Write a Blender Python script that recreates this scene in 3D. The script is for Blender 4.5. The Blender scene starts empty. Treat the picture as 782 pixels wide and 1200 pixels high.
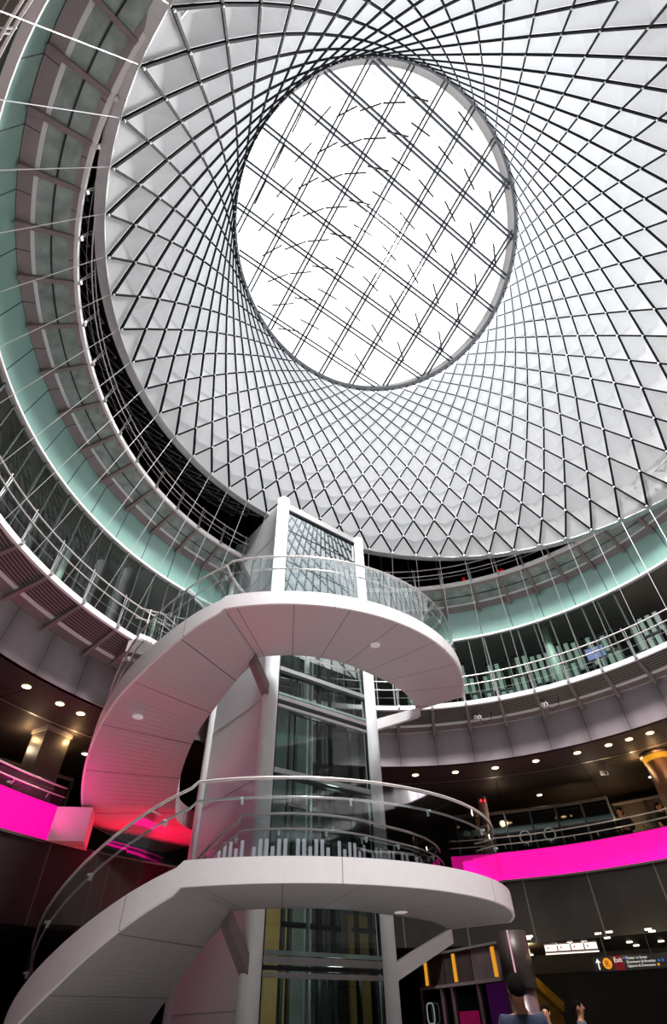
import bpy, math, random
from mathutils import Vector, Matrix
random.seed(7)
C = bpy.context.scene.collection
PI = math.pi
GZ = 1.4                       # camera height above the street floor
CX, CY = 2.065, 7.14           # axis of the round hall
KS = .95
TX, TY = -1.38*KS, 14.2*KS           # axis of the glass elevator tower and its stairs
def rad(a): return a*PI/180.0

# ------------------------------------------------------------------ materials
def lin(c):
    c = c/255.0
    return c/12.92 if c <= .04045 else ((c+.055)/1.055)**2.4
def rgb(r, g, b): return (lin(r), lin(g), lin(b), 1.0)
def newmat(name):
    m = bpy.data.materials.new(name); m.use_nodes = True
    nt = m.node_tree; b = nt.nodes['Principled BSDF']
    return m, nt, b
def mat(name, col, rough=.5, metal=0, noise=0.0, nscale=3.0, spec=.5, coat=0.0, bump=0.0):
    m, nt, b = newmat(name)
    b.inputs['Roughness'].default_value = rough; b.inputs['Metallic'].default_value = metal
    b.inputs['Specular IOR Level'].default_value = spec
    b.inputs['Coat Weight'].default_value = coat
    base = rgb(*col)
    if noise > 0:
        tc = nt.nodes.new('ShaderNodeTexCoord'); n = nt.nodes.new('ShaderNodeTexNoise')
        n.inputs['Scale'].default_value = nscale; n.inputs['Detail'].default_value = 5
        nt.links.new(tc.outputs['Object'], n.inputs['Vector'])
        r = nt.nodes.new('ShaderNodeValToRGB')
        r.color_ramp.elements[0].position = .3; r.color_ramp.elements[1].position = .7
        r.color_ramp.elements[0].color = tuple(c*(1-noise) for c in base[:3])+(1,)
        r.color_ramp.elements[1].color = tuple(min(1, c*(1+noise)) for c in base[:3])+(1,)
        nt.links.new(n.outputs['Fac'], r.inputs['Fac']); nt.links.new(r.outputs['Color'], b.inputs['Base Color'])
        if bump > 0:
            bp = nt.nodes.new('ShaderNodeBump'); bp.inputs['Strength'].default_value = bump
            nt.links.new(n.outputs['Fac'], bp.inputs['Height']); nt.links.new(bp.outputs['Normal'], b.inputs['Normal'])
    else:
        b.inputs['Base Color'].default_value = base
    return m
def emat(name, col, s):
    m, nt, b = newmat(name)
    b.inputs['Base Color'].default_value = tuple(c*.12 for c in rgb(*col)[:3])+(1,); b.inputs['Roughness'].default_value = .7; b.inputs['Specular IOR Level'].default_value = .1
    b.inputs['Emission Color'].default_value = rgb(*col); b.inputs['Emission Strength'].default_value = s
    return m
def polar(name, col, line, cx, cy, nrad=0, wrad=.02, off=0.0, rings=None, period=0, wring=.1, zper=0, rough=.5, metal=0, noise=.06, nscale=2.0, spec=.5, soft=0.0):
    """surface with seams laid out round an axis: nrad radial joints, ring joints every `period` metres or at radii in `rings`"""
    m, nt, b = newmat(name); L = nt.links
    b.inputs['Roughness'].default_value = rough; b.inputs['Metallic'].default_value = metal
    b.inputs['Specular IOR Level'].default_value = spec
    def M(op, a, bb=None, c=None):
        n = nt.nodes.new('ShaderNodeMath'); n.operation = op
        for i, v in enumerate((a, bb, c)):
            if v is None: continue
            if isinstance(v, (int, float)): n.inputs[i].default_value = v
            else: L.new(v, n.inputs[i])
        return n.outputs[0]
    g = nt.nodes.new('ShaderNodeNewGeometry'); s = nt.nodes.new('ShaderNodeSeparateXYZ')
    L.new(g.outputs['Position'], s.inputs[0])
    x = M('SUBTRACT', s.outputs[0], cx); y = M('SUBTRACT', s.outputs[1], cy)
    th = M('ARCTAN2', y, x); rr = M('SQRT', M('ADD', M('MULTIPLY', x, x), M('MULTIPLY', y, y)))
    f = None
    def addf(v):
        nonlocal f
        f = v if f is None else M('MAXIMUM', f, v)
    if nrad:
        ph = M('FRACT', M('ADD', M('MULTIPLY', th, nrad/(2*PI)), off+100.0))
        d = M('ABSOLUTE', M('SUBTRACT', ph, .5)); arc = M('MULTIPLY', M('MULTIPLY', d, rr), 2*PI/nrad)
        addf(M('LESS_THAN', arc, wrad))
        if soft > 0:
            sm = nt.nodes.new('ShaderNodeMapRange'); sm.interpolation_type = 'SMOOTHSTEP'
            L.new(arc, sm.inputs[0]); sm.inputs[1].default_value = 0; sm.inputs[2].default_value = soft
            sm.inputs[3].default_value = .45; sm.inputs[4].default_value = 0
            addf(sm.outputs[0])
    if period:
        ph = M('FRACT', M('DIVIDE', rr, period)); addf(M('LESS_THAN', ph, wring))
    for q in (rings or []):
        addf(M('LESS_THAN', M('ABSOLUTE', M('SUBTRACT', rr, q)), wring))
    if zper:
        ph = M('FRACT', M('DIVIDE', s.outputs[2], zper)); addf(M('LESS_THAN', ph, wring))
    n = nt.nodes.new('ShaderNodeTexNoise'); n.inputs['Scale'].default_value = nscale; n.inputs['Detail'].default_value = 6
    L.new(g.outputs['Position'], n.inputs['Vector'])
    r = nt.nodes.new('ShaderNodeValToRGB'); base = rgb(*col)
    r.color_ramp.elements[0].position = .3; r.color_ramp.elements[1].position = .7
    r.color_ramp.elements[0].color = tuple(c*(1-noise) for c in base[:3])+(1,)
    r.color_ramp.elements[1].color = tuple(min(1, c*(1+noise)) for c in base[:3])+(1,)
    L.new(n.outputs['Fac'], r.inputs['Fac'])
    mx = nt.nodes.new('ShaderNodeMix'); mx.data_type = 'RGBA'
    L.new(r.outputs['Color'], mx.inputs[6]); mx.inputs[7].default_value = rgb(*line)
    if f is not None: L.new(f, mx.inputs[0])
    else: mx.inputs[0].default_value = 0
    L.new(mx.outputs[2], b.inputs['Base Color'])
    return m
def glass(name, col=(235, 245, 243), alpha=.12, rough=.03, k=1.0):
    """thin pane: mostly see-through, with a share of mirror reflection"""
    m = bpy.data.materials.new(name); m.use_nodes = True; nt = m.node_tree
    for n in list(nt.nodes): nt.nodes.remove(n)
    o = nt.nodes.new('ShaderNodeOutputMaterial'); t = nt.nodes.new('ShaderNodeBsdfTransparent')
    g = nt.nodes.new('ShaderNodeBsdfGlossy'); g.inputs['Roughness'].default_value = rough
    g.inputs['Color'].default_value = (.9, .95, .95, 1)
    t.inputs['Color'].default_value = rgb(*col)
    fr = nt.nodes.new('ShaderNodeFresnel'); fr.inputs['IOR'].default_value = 1.5
    ad = nt.nodes.new('ShaderNodeMath'); ad.operation = 'ADD'; ad.inputs[1].default_value = alpha; ad.use_clamp = True
    mx = nt.nodes.new('ShaderNodeMixShader')
    ml = nt.nodes.new('ShaderNodeMath'); ml.operation = 'MULTIPLY'; ml.inputs[1].default_value = k
    nt.links.new(fr.outputs[0], ml.inputs[0]); nt.links.new(ml.outputs[0], ad.inputs[0]); nt.links.new(ad.outputs[0], mx.inputs[0])
    nt.links.new(t.outputs[0], mx.inputs[1]); nt.links.new(g.outputs[0], mx.inputs[2]); nt.links.new(mx.outputs[0], o.inputs[0])
    return m
def translucent(name, col, tr):
    m = bpy.data.materials.new(name); m.use_nodes = True; nt = m.node_tree
    for n in list(nt.nodes): nt.nodes.remove(n)
    o = nt.nodes.new('ShaderNodeOutputMaterial'); d = nt.nodes.new('ShaderNodeBsdfDiffuse'); t = nt.nodes.new('ShaderNodeBsdfTranslucent')
    tc = nt.nodes.new('ShaderNodeNewGeometry'); w = nt.nodes.new('ShaderNodeTexWave'); w.inputs['Scale'].default_value = 9; w.wave_type = 'BANDS'; w.bands_direction = 'Z'
    w.inputs['Distortion'].default_value = .6
    nt.links.new(tc.outputs['Position'], w.inputs['Vector'])
    r = nt.nodes.new('ShaderNodeValToRGB'); b = rgb(*col)
    r.color_ramp.elements[0].color = tuple(c*.93 for c in b[:3])+(1,); r.color_ramp.elements[1].color = b
    nt.links.new(w.outputs['Fac'], r.inputs['Fac']); nt.links.new(r.outputs['Color'], d.inputs['Color']); nt.links.new(r.outputs['Color'], t.inputs['Color'])
    mx = nt.nodes.new('ShaderNodeMixShader'); mx.inputs[0].default_value = tr
    nt.links.new(d.outputs[0], mx.inputs[1]); nt.links.new(t.outputs[0], mx.inputs[2]); nt.links.new(mx.outputs[0], o.inputs[0])
    return m

M = {}
M['panel'] = translucent('perforated_aluminium', (238, 239, 241), .55)
M['cable'] = mat('dark_cable', (16, 18, 22), .8, 0, .15, 8, .1)
M['steel'] = mat('satin_steel', (205, 203, 204), .28, .75, .05, 6)
M['rail'] = mat('polished_rail', (222, 214, 212), .25, .5, .05, 6)
M['clamp'] = mat('node_clamp', (235, 238, 240), .35, .2, .03)
M['ringsteel'] = mat('ring_steel', (150, 152, 156), .4, .4, .08, 2)
M['whitepaint'] = mat('white_edge_paint', (238, 232, 233), .45, 0, .03, 4)
M['column'] = mat('white_column_paint', (236, 236, 238), .4, 0, .02, 4)
M['mauve'] = polar('mauve_metal_fascia', (150, 137, 142), (78, 68, 72), CX, CY, 52, .012, .28, soft=.35, rough=.42, metal=.15, noise=.05)
M['mauveband'] = polar('mauve_band', (142, 130, 132), (70, 60, 64), CX, CY, 53, .01, .1, rough=.45, metal=.1, noise=.06)
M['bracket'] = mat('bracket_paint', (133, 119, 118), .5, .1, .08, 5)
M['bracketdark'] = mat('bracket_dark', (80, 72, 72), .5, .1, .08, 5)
M['grating'] = polar('grating', (122, 117, 114), (40, 37, 37), CX, CY, 0, period=.062, wring=.42, rough=.5, metal=.3)
M['strip'] = mat('light_trough', (222, 222, 226), .5, 0, .03)
M['teal'] = polar('teal_glass', (142, 182, 172), (62, 92, 88), CX, CY, 53, .014, .1, rough=.16, noise=.05, nscale=.8, spec=.8)
M['tealpane'] = mat('teal_glass_floor', (142, 155, 150), .2, 0, .28, 3.5, .7)
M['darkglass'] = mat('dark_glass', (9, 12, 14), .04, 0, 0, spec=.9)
M['shopglass'] = glass('shopfront_glass', (215, 228, 222), .004, k=.07)
M['clearglass'] = glass('balustrade_glass', (228, 238, 238), .03, k=.55)
M['galleryglass'] = glass('gallery_balustrade_glass', (240, 246, 246), 0, k=.15)
M['liftglass'] = glass('elevator_glass', (226, 238, 236), .03, k=.6)
M['roofglass'] = glass('elevator_clear_glass', (250, 253, 253), .0, k=.3)
M['mullion'] = mat('mullion', (84, 94, 92), .4, .4, .06, 5)
M['darkframe'] = mat('dark_frame', (36, 40, 42), .4, .4, .1, 5)
M['soffit'] = polar('bronze_soffit', (60, 52, 50), (16, 14, 14), CX, CY, 26, .018, .1, rings=[10.72], wring=.025, rough=.65, metal=.0, noise=.08, spec=.15)
M['soffitline'] = mat('soffit_bright_line', (150, 140, 136), .4, .5, .05)
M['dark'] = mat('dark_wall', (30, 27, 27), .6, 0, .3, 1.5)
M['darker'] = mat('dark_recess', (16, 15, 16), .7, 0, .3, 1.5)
M['beige'] = mat('gallery_ceiling', (120, 114, 106), .7, 0, .15, 1.2)
M['floor'] = mat('terrazzo_floor', (128, 124, 122), .35, 0, .12, 14)
M['floor2'] = mat('gallery_floor', (78, 74, 72), .4, 0, .12, 8)
M['bronzepanel'] = polar('bronze_panel', (48, 45, 42), (96, 90, 86), CX, CY, 40, .018, .25, rough=.3, metal=.45, noise=.3, nscale=.9)
M['ledpink'] = emat('led_magenta', (255, 8, 150), 1.15)
M['stairsoffit'] = polar('stair_soffit_panel', (205, 186, 192), (96, 86, 90), TX, TY, 24, .008, .15, rough=.6, noise=.07, nscale=45)
M['stairsoffit2'] = polar('stair_soffit_panel_grey', (152, 148, 150), (96, 92, 93), TX, TY, 24, .008, .15, rough=.6, noise=.07, nscale=45)
M['stairfascia'] = polar('stair_fascia', (240, 233, 235), (170, 160, 164), TX, TY, 9, .008, .35, rough=.5, noise=.02, nscale=8)
M['reflstrip'] = emat('painted_reflection', (244, 226, 236), .45)
M['tread'] = mat('tread_stone', (120, 116, 114), .6, 0, .15, 9)
M['disc'] = emat('light_disc', (214, 196, 200), .55)
M['sidepanel'] = mat('frosted_white_panel', (222, 221, 226), .35, 0, .04, .8)
M['seam'] = mat('panel_seam', (165, 163, 168), .6)
M['warm'] = emat('warm_lamp', (255, 214, 150), 9)
M['cool'] = emat('cool_lamp', (255, 236, 214), 5)
M['rim'] = mat('lamp_rim', (150, 140, 132), .3, .7)
M['brown'] = mat('brown_cladding', (96, 70, 56), .45, .2, .1, 3)
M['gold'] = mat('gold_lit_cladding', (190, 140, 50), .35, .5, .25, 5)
M['yellow'] = mat('yellow_shaft_panel', (205, 172, 104), .5, 0, .1, 4)
M['redbrown'] = mat('red_brown_panel', (130, 78, 68), .5, 0, .12, 4)
M['shaftteal'] = mat('shaft_wall', (120, 140, 136), .5, .1, .25, 2)
M['black'] = mat('black_board', (10, 10, 11), .4)
M['orange'] = emat('roundel_orange', (238, 150, 20), .8)
M['signwhite'] = emat('sign_lettering', (240, 238, 235), .8)
M['signred'] = emat('sign_red', (120, 12, 26), .5)
M['blackink'] = mat('black_ink', (12, 10, 8), .6)
M['signblue'] = emat('sign_blue', (60, 110, 190), .6)
M['lightbox'] = emat('lightbox', (255, 232, 222), 1.3)
M['redled'] = emat('red_dot', (255, 40, 50), 3)
M['redpaint'] = emat('red_banner', (225, 20, 22), .5)
M['amber'] = emat('amber_strip', (220, 150, 40), .9)
M['reflpane'] = emat('reflected_pane', (150, 172, 160), .7)
M['monitor'] = emat('monitor_screen', (140, 150, 205), .8)
M['palecol'] = mat('pale_column', (170, 186, 176), .4, 0, .05)
M['skin'] = mat('skin', (140, 92, 70), .55, 0, .06, 20)
M['skin2'] = mat('skin_light', (198, 140, 110), .55, 0, .06, 20)
M['hair'] = mat('black_hair', (9, 7, 7), .95, 0, .2, 40, .05)
M['blueshirt'] = mat('blue_shirt', (7, 18, 46), .9, 0, .15, 14)
M['blackcloth'] = mat('black_cloth', (17, 16, 18), .85, 0, .2, 14)
M['greycloth'] = mat('grey_cloth', (70, 68, 72), .85, 0, .2, 14)
M['trouser'] = mat('dark_trousers', (28, 29, 36), .85, 0, .2, 14)
M['rod'] = mat('dark_rod', (20, 22, 26), .4, .3)
M['beam'] = mat('skylight_beam', (60, 64, 72), .4, .4, .08, 4)
M['concrete'] = mat('street_bulkhead', (66, 60, 54), .7, 0, .2, 2)
M['purple'] = emat('purple_screen', (52, 10, 60), .5)
M['crimson'] = emat('crimson_screen', (120, 10, 60), .6)

# ------------------------------------------------------------------ mesh helpers
class MB:
    def __init__(s): s.v = []; s.f = []
    def add(s, v, f):
        k = len(s.v); s.v += [tuple(p) for p in v]; s.f += [tuple(i+k for i in q) for q in f]; return s
    def quad(s, a, b, c, d): return s.add([a, b, c, d], [(0, 1, 2, 3)])
    def loft(s, rows, closed=False, cap=False):
        n = len(rows[0]); v = [p for r in rows for p in r]; f = []
        for i in range(len(rows)-1):
            for j in range(n if closed else n-1):
                a = i*n+j; b = i*n+(j+1) % n
                f.append((a, b, b+n, a+n))
        if cap:
            f.append(tuple(range(n-1, -1, -1))); k = (len(rows)-1)*n; f.append(tuple(range(k, k+n)))
        return s.add(v, f)
    def tube(s, pts, r, n=6, cap=True, closed=False, r1=None):
        pts = [Vector(p) for p in pts]; rows = []; up0 = None
        m = len(pts)
        ra, rb = r, r if r1 is None else r1
        for i, p in enumerate(pts):
            r = ra+(rb-ra)*i/max(1, m-1)
            if closed: t = pts[(i+1) % m]-pts[(i-1) % m]
            else: t = pts[min(i+1, m-1)]-pts[max(i-1, 0)]
            t.normalize()
            ref = Vector((0, 0, 1)) if abs(t.z) < .95 else Vector((1, 0, 0))
            if up0 is not None and abs(up0.dot(t)) < .9: ref = up0
            x = t.cross(ref).normalized(); y = x.cross(t).normalized(); up0 = y
            rows.append([p+x*(r*math.cos(2*PI*k/n))+y*(r*math.sin(2*PI*k/n)) for k in range(n)])
        if closed: rows.append(rows[0]); cap = False
        return s.loft(rows, True, cap)
    def box(s, c, hx, hy, hz, ax=None):
        c = Vector(c)
        X, Y, Z = ax if ax else (Vector((1, 0, 0)), Vector((0, 1, 0)), Vector((0, 0, 1)))
        v = [c+X*(sx*hx)+Y*(sy*hy)+Z*(sz*hz) for sz in (-1, 1) for sx, sy in ((-1, -1), (1, -1), (1, 1), (-1, 1))]
        return s.add(v, [(3, 2, 1, 0), (4, 5, 6, 7), (0, 1, 5, 4), (1, 2, 6, 5), (2, 3, 7, 6), (3, 0, 4, 7)])
    def beam(s, a, b, w, h, up=(0, 0, 1)):
        a = Vector(a); b = Vector(b); t = (b-a); L = t.length; t.normalize()
        x = t.cross(Vector(up))
        if x.length < 1e-4: x = t.cross(Vector((1, 0, 0)))
        x.normalize(); y = x.cross(t)
        return s.box((a+b)/2, w/2, L/2, h/2, (x, t, y))
    def cyl(s, c, r, z0, z1, n=24):
        a = [(c[0]+r*math.cos(2*PI*k/n), c[1]+r*math.sin(2*PI*k/n), z0) for k in range(n)]
        b = [(p[0], p[1], z1) for p in a]
        return s.loft([a, b], True, True)
    def disc(s, c, nrm, r, th, n=20):
        c = Vector(c); nrm = Vector(nrm).normalized()
        ref = Vector((0, 0, 1)) if abs(nrm.z) < .9 else Vector((1, 0, 0))
        x = nrm.cross(ref).normalized(); y = nrm.cross(x)
        a = [c+x*(r*math.cos(2*PI*k/n))+y*(r*math.sin(2*PI*k/n)) for k in range(n)]
        return s.loft([a, [p+nrm*th for p in a]], True, True)
    def build(s, name, m, parent=None, smooth=False, local=False):
        me = bpy.data.meshes.new(name); me.from_pydata([tuple(p) for p in s.v], [], s.f); me.validate(); me.update()
        if smooth:
            for p in me.polygons: p.use_smooth = True
        me.materials.append(M[m] if isinstance(m, str) else m)
        o = bpy.data.objects.new(name, me); C.objects.link(o)
        if parent is not None:
            o.parent = parent
            if not local: o.matrix_parent_inverse = (parent.matrix_basis if parent.parent is None else parent.parent.matrix_basis @ parent.matrix_parent_inverse @ parent.matrix_basis).inverted()
        return o
def tag(o, label=None, cat=None, group=None, kind=None):
    if label: o['label'] = label
    if cat: o['category'] = cat
    if group: o['group'] = group
    if kind: o['kind'] = kind
    return o
def empty(name, loc, label, cat, group=None, rz=0):
    o = bpy.data.objects.new(name, None); C.objects.link(o); o.location = loc; o.rotation_euler = (0, 0, rz)
    o.empty_display_size = .2
    return tag(o, label, cat, group)
def struct(mb, name, m, smooth=False, parent=None):
    o = mb.build(name, m, parent, smooth)
    if parent is None: o['kind'] = 'structure'
    return o

# ------------------------------------------------------------------ the round hall: measured plan curves
COEF = {
 'C':  (8.188, .315, -.385, -.111, .023, .038, .024),
 'Ct': (9.001, .124, -.293, -.233, .152, -.01, .037),
 'T':  (9.098, .191, -.219, -.083, .062, .003, -.066),
 'B':  (8.533, .046, -.374, -.058, .065, .025, -.093),
 'Bt': (9.266, -.06, -.225, -.07, .013, .04, -.087),
 'Bb': (9.17, -.218, -.118, -.071, .111, -.055, -.093),
 'Lt': (9.84, .03, 1.029, -.316, .067, -.051, -.13),
 'Lb': (9.99, -.154, .778, -.317, .187, -.131, -.175)}
ZZ = {'C': 11.2, 'Ct': 10.71, 'T': 9.66, 'B': 7.0, 'Bt': 6.608, 'Bb': 5.628, 'Lt': 3.703, 'Lb': 3.045}
ZZ = {k: v+GZ for k, v in ZZ.items()}
def RR(n, th):
    c = COEF[n]; r = c[0]
    for k in (1, 2, 3): r += c[2*k-1]*math.cos(k*th)+c[2*k]*math.sin(k*th)
    return r
def rp(n, th, dr=0.0, dz=0.0):
    """point on the named edge at bearing th, dr outward and dz up"""
    r = RR(n, th)+dr
    return Vector((CX+r*math.cos(th), CY+r*math.sin(th), ZZ[n]+dz))
def cp(r, th, z): return Vector((CX+r*math.cos(th), CY+r*math.sin(th), z))
def mixp(n1, n2, t, th, dz=0.0, dr=0.0):
    a = rp(n1, th, dr); b = rp(n2, th, dr); p = a.lerp(b, t); p.z += dz; return p
def arc(a0, a1, n): return [rad(a0+(a1-a0)*i/n) for i in range(n+1)]
FULL = arc(0, 360, 216)
def ringloft(mb, prof, ths=FULL):
    return mb.loft([[f(t) for t in ths] for f in prof])

# bearings of the railing posts and brackets: measured where seen, even elsewhere
def fillring(known, ntot):
    k = sorted(known); gap = 360-(k[-1]-k[0]); m = ntot-len(k)+1
    return k+[k[-1]+gap*i/m for i in range(1, m)]
Bposts = [42.9, 49.5, 56.3, 63.2, 70.5, 77.4]+[77.4+7.06*i for i in range(1, 11)]+[155.1, 163.0, 170.6, 177.5]
Bposts = fillring(Bposts, 52)
Cbr = [43.8, 50.0, 56.5, 62.8, 69.7, 77.2]+[77.2+6.8*i for i in range(1, 9)]+[138.4, 145.5, 152.5, 159.9, 167.5, 174.6, 182.1, 189.4, 196.5, 203.3, 209.8, 216.1, 221.9, 227.8, 233.9]
Cbr = fillring(Cbr, 53)

# ------------------------------------------------------------------ setting
struct(MB().disc((CX, CY, -.2), (0, 0, 1), 27, .2, 96), 'floor', 'floor')
mb = MB(); ringloft(mb, [lambda t: rp('Lb', t, .06, .05), lambda t: rp('Lt', t, .06, -.62), lambda t: cp(16.5, t, 4.5), lambda t: cp(16.5, t, 4.2), lambda t: rp('Lb', t, .06, .05)])
struct(mb, 'floor', 'floor2')
mb = MB(); ringloft(mb, [lambda t: rp('B', t, .75, 0), lambda t: cp(14, t, ZZ['B']), lambda t: cp(14, t, ZZ['B']-.25), lambda t: rp('Bt', t, .12, .02), lambda t: rp('B', t, .75, 0)])
struct(mb, 'floor', 'floor2')
mb = MB(); ringloft(mb, [lambda t: rp('Ct', t, -.05, .4), lambda t: cp(12, t, ZZ['C']-.02), lambda t: cp(12, t, ZZ['T']+.9), lambda t: rp('T', t, .14, .9)])
struct(mb, 'floor', 'floor2')
SC = 3.05                      # street-level ceiling
mb = MB(); ringloft(mb, [lambda t: rp('Lb', t, .02, SC-ZZ['Lb']), lambda t: cp(26.5, t, SC)])
struct(mb, 'ceiling', polar('street_ceiling', (48, 42, 38), (10, 9, 9), CX, CY, 30, .03, rings=[11.5, 13.4, 15.6, 18], wring=.03, rough=.4, metal=.2, noise=.3))
mb = MB(); ringloft(mb, [lambda t: rp('Bb', t, .03), lambda t: cp(16.5, t, ZZ['Bb'])])
struct(mb, 'ceiling', 'soffit')
mb = MB(); ringloft(mb, [lambda t: cp(10.70, t, ZZ['Bb']-.012), lambda t: cp(10.76, t, ZZ['Bb']-.012)])
struct(mb, 'trim_6', 'soffitline')
mb = MB(); ringloft(mb, [lambda t: rp('T', t, .14, .02), lambda t: cp(14, t, ZZ['T']+.02)])
struct(mb, 'ceiling', 'beige')
# fascias and bands, one ring each
mb = MB(); ringloft(mb, [lambda t: rp('Lb', t, .015, 0), lambda t: rp('Lb', t, .015, SC-ZZ['Lb']-.02)])
struct(mb, 'trim_1', 'bronzepanel')
mb = MB(); ringloft(mb, [lambda t: rp('Bb', t, .12, 0), lambda t: rp('Bb', t, 0, 0), lambda t: rp('Bt', t, 0, 0), lambda t: rp('Bt', t, .15, 0)])
struct(mb, 'trim_2', 'mauve')
mb = MB(); ringloft(mb, [lambda t: rp('T', t, .12, 0), lambda t: rp('T', t, 0, 0), lambda t: rp('Ct', t, 0, 0), lambda t: rp('Ct', t, .12, 0)])
t3 = struct(mb, 'trim_3', 'teal')
mb = MB(); ringloft(mb, [lambda t: rp('T', t, .1, -.03), lambda t: rp('T', t, -.025, -.03), lambda t: rp('T', t, -.025, .035), lambda t: rp('T', t, .0, .035)])
struct(mb, 'trim_4', 'whitepaint')
mb = MB(); ringloft(mb, [lambda t: rp('Ct', t, -.01, .0), lambda t: mixp('Ct', 'C', .0, t, .02, -.03), lambda t: mixp('Ct', 'C', .27, t, .04)])
struct(mb, 'trim_5', 'mauveband')
# walls behind the galleries
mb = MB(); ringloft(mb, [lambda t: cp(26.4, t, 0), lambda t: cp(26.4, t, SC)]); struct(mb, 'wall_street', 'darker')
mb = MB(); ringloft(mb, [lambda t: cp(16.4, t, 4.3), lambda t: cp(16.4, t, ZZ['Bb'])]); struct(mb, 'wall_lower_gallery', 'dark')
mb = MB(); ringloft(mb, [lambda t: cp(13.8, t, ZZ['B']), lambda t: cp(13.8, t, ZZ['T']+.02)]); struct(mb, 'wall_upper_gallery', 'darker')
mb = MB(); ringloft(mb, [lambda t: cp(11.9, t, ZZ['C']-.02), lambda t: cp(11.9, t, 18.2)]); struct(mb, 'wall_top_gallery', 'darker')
# shopfront windows of the upper gallery, one per bay
wk = 0
def window(kind, a0, a1, foot, head, frame_m, pane_m, mw=.03, mid=True):
    global wk
    wk += 1
    p0, p1, q0, q1 = foot(a0), foot(a1), head(a0), head(a1)
    f = MB(); f.beam(p0, q0, mw*1.1, mw*1.6); f.beam(p0, p1, mw, mw*2); f.beam(q0, q1, mw, mw*2)
    if mid: f.beam(p0.lerp(p1, .5), q0.lerp(q1, .5), mw*.8, mw)
    o = struct(f, 'window_%d' % wk, frame_m)
    MB().quad(p0, p1, q1, q0).build('pane', pane_m, o)
for i, a in enumerate(Bposts):
    b = Bposts[(i+1) % 52]
    if 25 < a < 215:
        window('shop', rad(a), rad(b), lambda t: cp(RR('T', t)+.06, t, ZZ['B']+.01), lambda t: rp('T', t, .06, .0), 'mullion', 'shopglass')
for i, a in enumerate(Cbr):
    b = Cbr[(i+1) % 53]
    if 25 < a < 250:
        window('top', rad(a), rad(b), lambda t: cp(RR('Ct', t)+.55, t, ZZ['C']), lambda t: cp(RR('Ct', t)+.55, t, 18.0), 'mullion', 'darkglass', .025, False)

# ------------------------------------------------------------------ net and skylight geometry
NC = Vector((2.741*1.1, 5.497*1.1, 10.15*1.1+GZ)); NN = Vector((.111, -.105, 1)).normalized(); NR = 7.35*1.1
OCC = Vector((2.181, 6.212, 21.0+GZ)); ON = Vector((-.245, .438, 1)).normalized(); OR = 5.546
def basis(n):
    e1 = Vector((1, 0, 0))-n*n.x; e1.normalize(); return e1, n.cross(e1)
nb, ob = basis(NN), basis(ON)
ph = [36.39, 42.45, 48.72, 54.59, 60.66, 66.71, 72.56, 78.67, 84.87, 90.64, 96.73, 102.78]
ph += [102.78+33.81*i/6 for i in range(1, 6)]+[136.59, 142.24, 147.73]+[147.73+18.08*i/3 for i in range(1, 3)]
ph += [165.81, 171.79, 177.67, 184.16, 190.4, 196.51, 202.92, 209.31, 215.61, 222.06]
NP = 56
ph = ph+[ph[-1]+(360-(ph[-1]-ph[0]))*i/(NP-len(ph)+1) for i in range(1, NP-len(ph)+1)]
ROWS = 17
UNI0 = sum(p-360.0/NP*i for i, p in enumerate(ph))/NP
def phase(u, t):
    k = math.floor(u); f = u-k
    def pb(q): return ph[q % NP]+360*(q//NP)
    a = pb(k)*(1-f)+pb(k+1)*f; b = UNI0+360.0/NP*u
    w = min(1, t*1.3)
    return a*(1-w)+b*w
AL = rad(ROWS*180.0/NP)
def solve_t(beta):
    lo, hi = 0.0, 1.0
    for _ in range(40):
        m = (lo+hi)/2
        if math.atan2(m*OR*math.sin(AL), (1-m)*NR+m*OR*math.cos(AL)) < beta: lo = m
        else: hi = m
    return (lo+hi)/2
TT = [solve_t(AL*i/ROWS) for i in range(ROWS+1)]
def netpt(i, u, dr=0.0):
    t = TT[i]
    r = math.sqrt(((1-t)*NR)**2+(t*OR)**2+2*t*(1-t)*NR*OR*math.cos(AL))+dr
    a = rad(phase(u, t)); c = NC.lerp(OCC, t)
    e1 = nb[0].lerp(ob[0], t).normalized(); e2 = nb[1].lerp(ob[1], t).normalized()
    return c+e1*(r*math.cos(a))+e2*(r*math.sin(a))
# row i holds nodes at u = k + (i%2)/2 + shift so that neighbours alternate
def node(i, k, dr=0.0): return netpt(i, k+(i % 2)*.5, dr)
# the roof slab that closes the hall round the net
mb = MB(); n = 112
inner = [netpt(0, u*.5, .22) for u in range(n)]; inner.append(inner[0])
outer = [cp(12.0, math.atan2(p.y-CY, p.x-CX), 18.1) for p in inner]
mid_ = [a.lerp(b, .5) for a, b in zip(inner, outer)]
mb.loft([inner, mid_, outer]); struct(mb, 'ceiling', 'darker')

# camera frame, used here only to rank repeats by their size in view
f_px = 600.0
pit, rol = rad(45.6), rad(-1.7)
fw = Vector((0, math.cos(pit), math.sin(pit))); rt = Vector((1, 0, 0)); up = rt.cross(fw)
r2 = rt*math.cos(rol)+up*math.sin(rol); u2 = up*math.cos(rol)-rt*math.sin(rol)
CAM = Vector((0, 0, GZ))
def view(p):
    d = Vector(p)-CAM; w = d.dot(fw)
    if w < .1: return None
    return 391+f_px*d.dot(r2)/w, 600-f_px*d.dot(u2)/w
def inframe(p, m=0):
    q = view(p); return q is not None and -m < q[0] < 782+m and -m < q[1] < 1200+m

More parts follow.
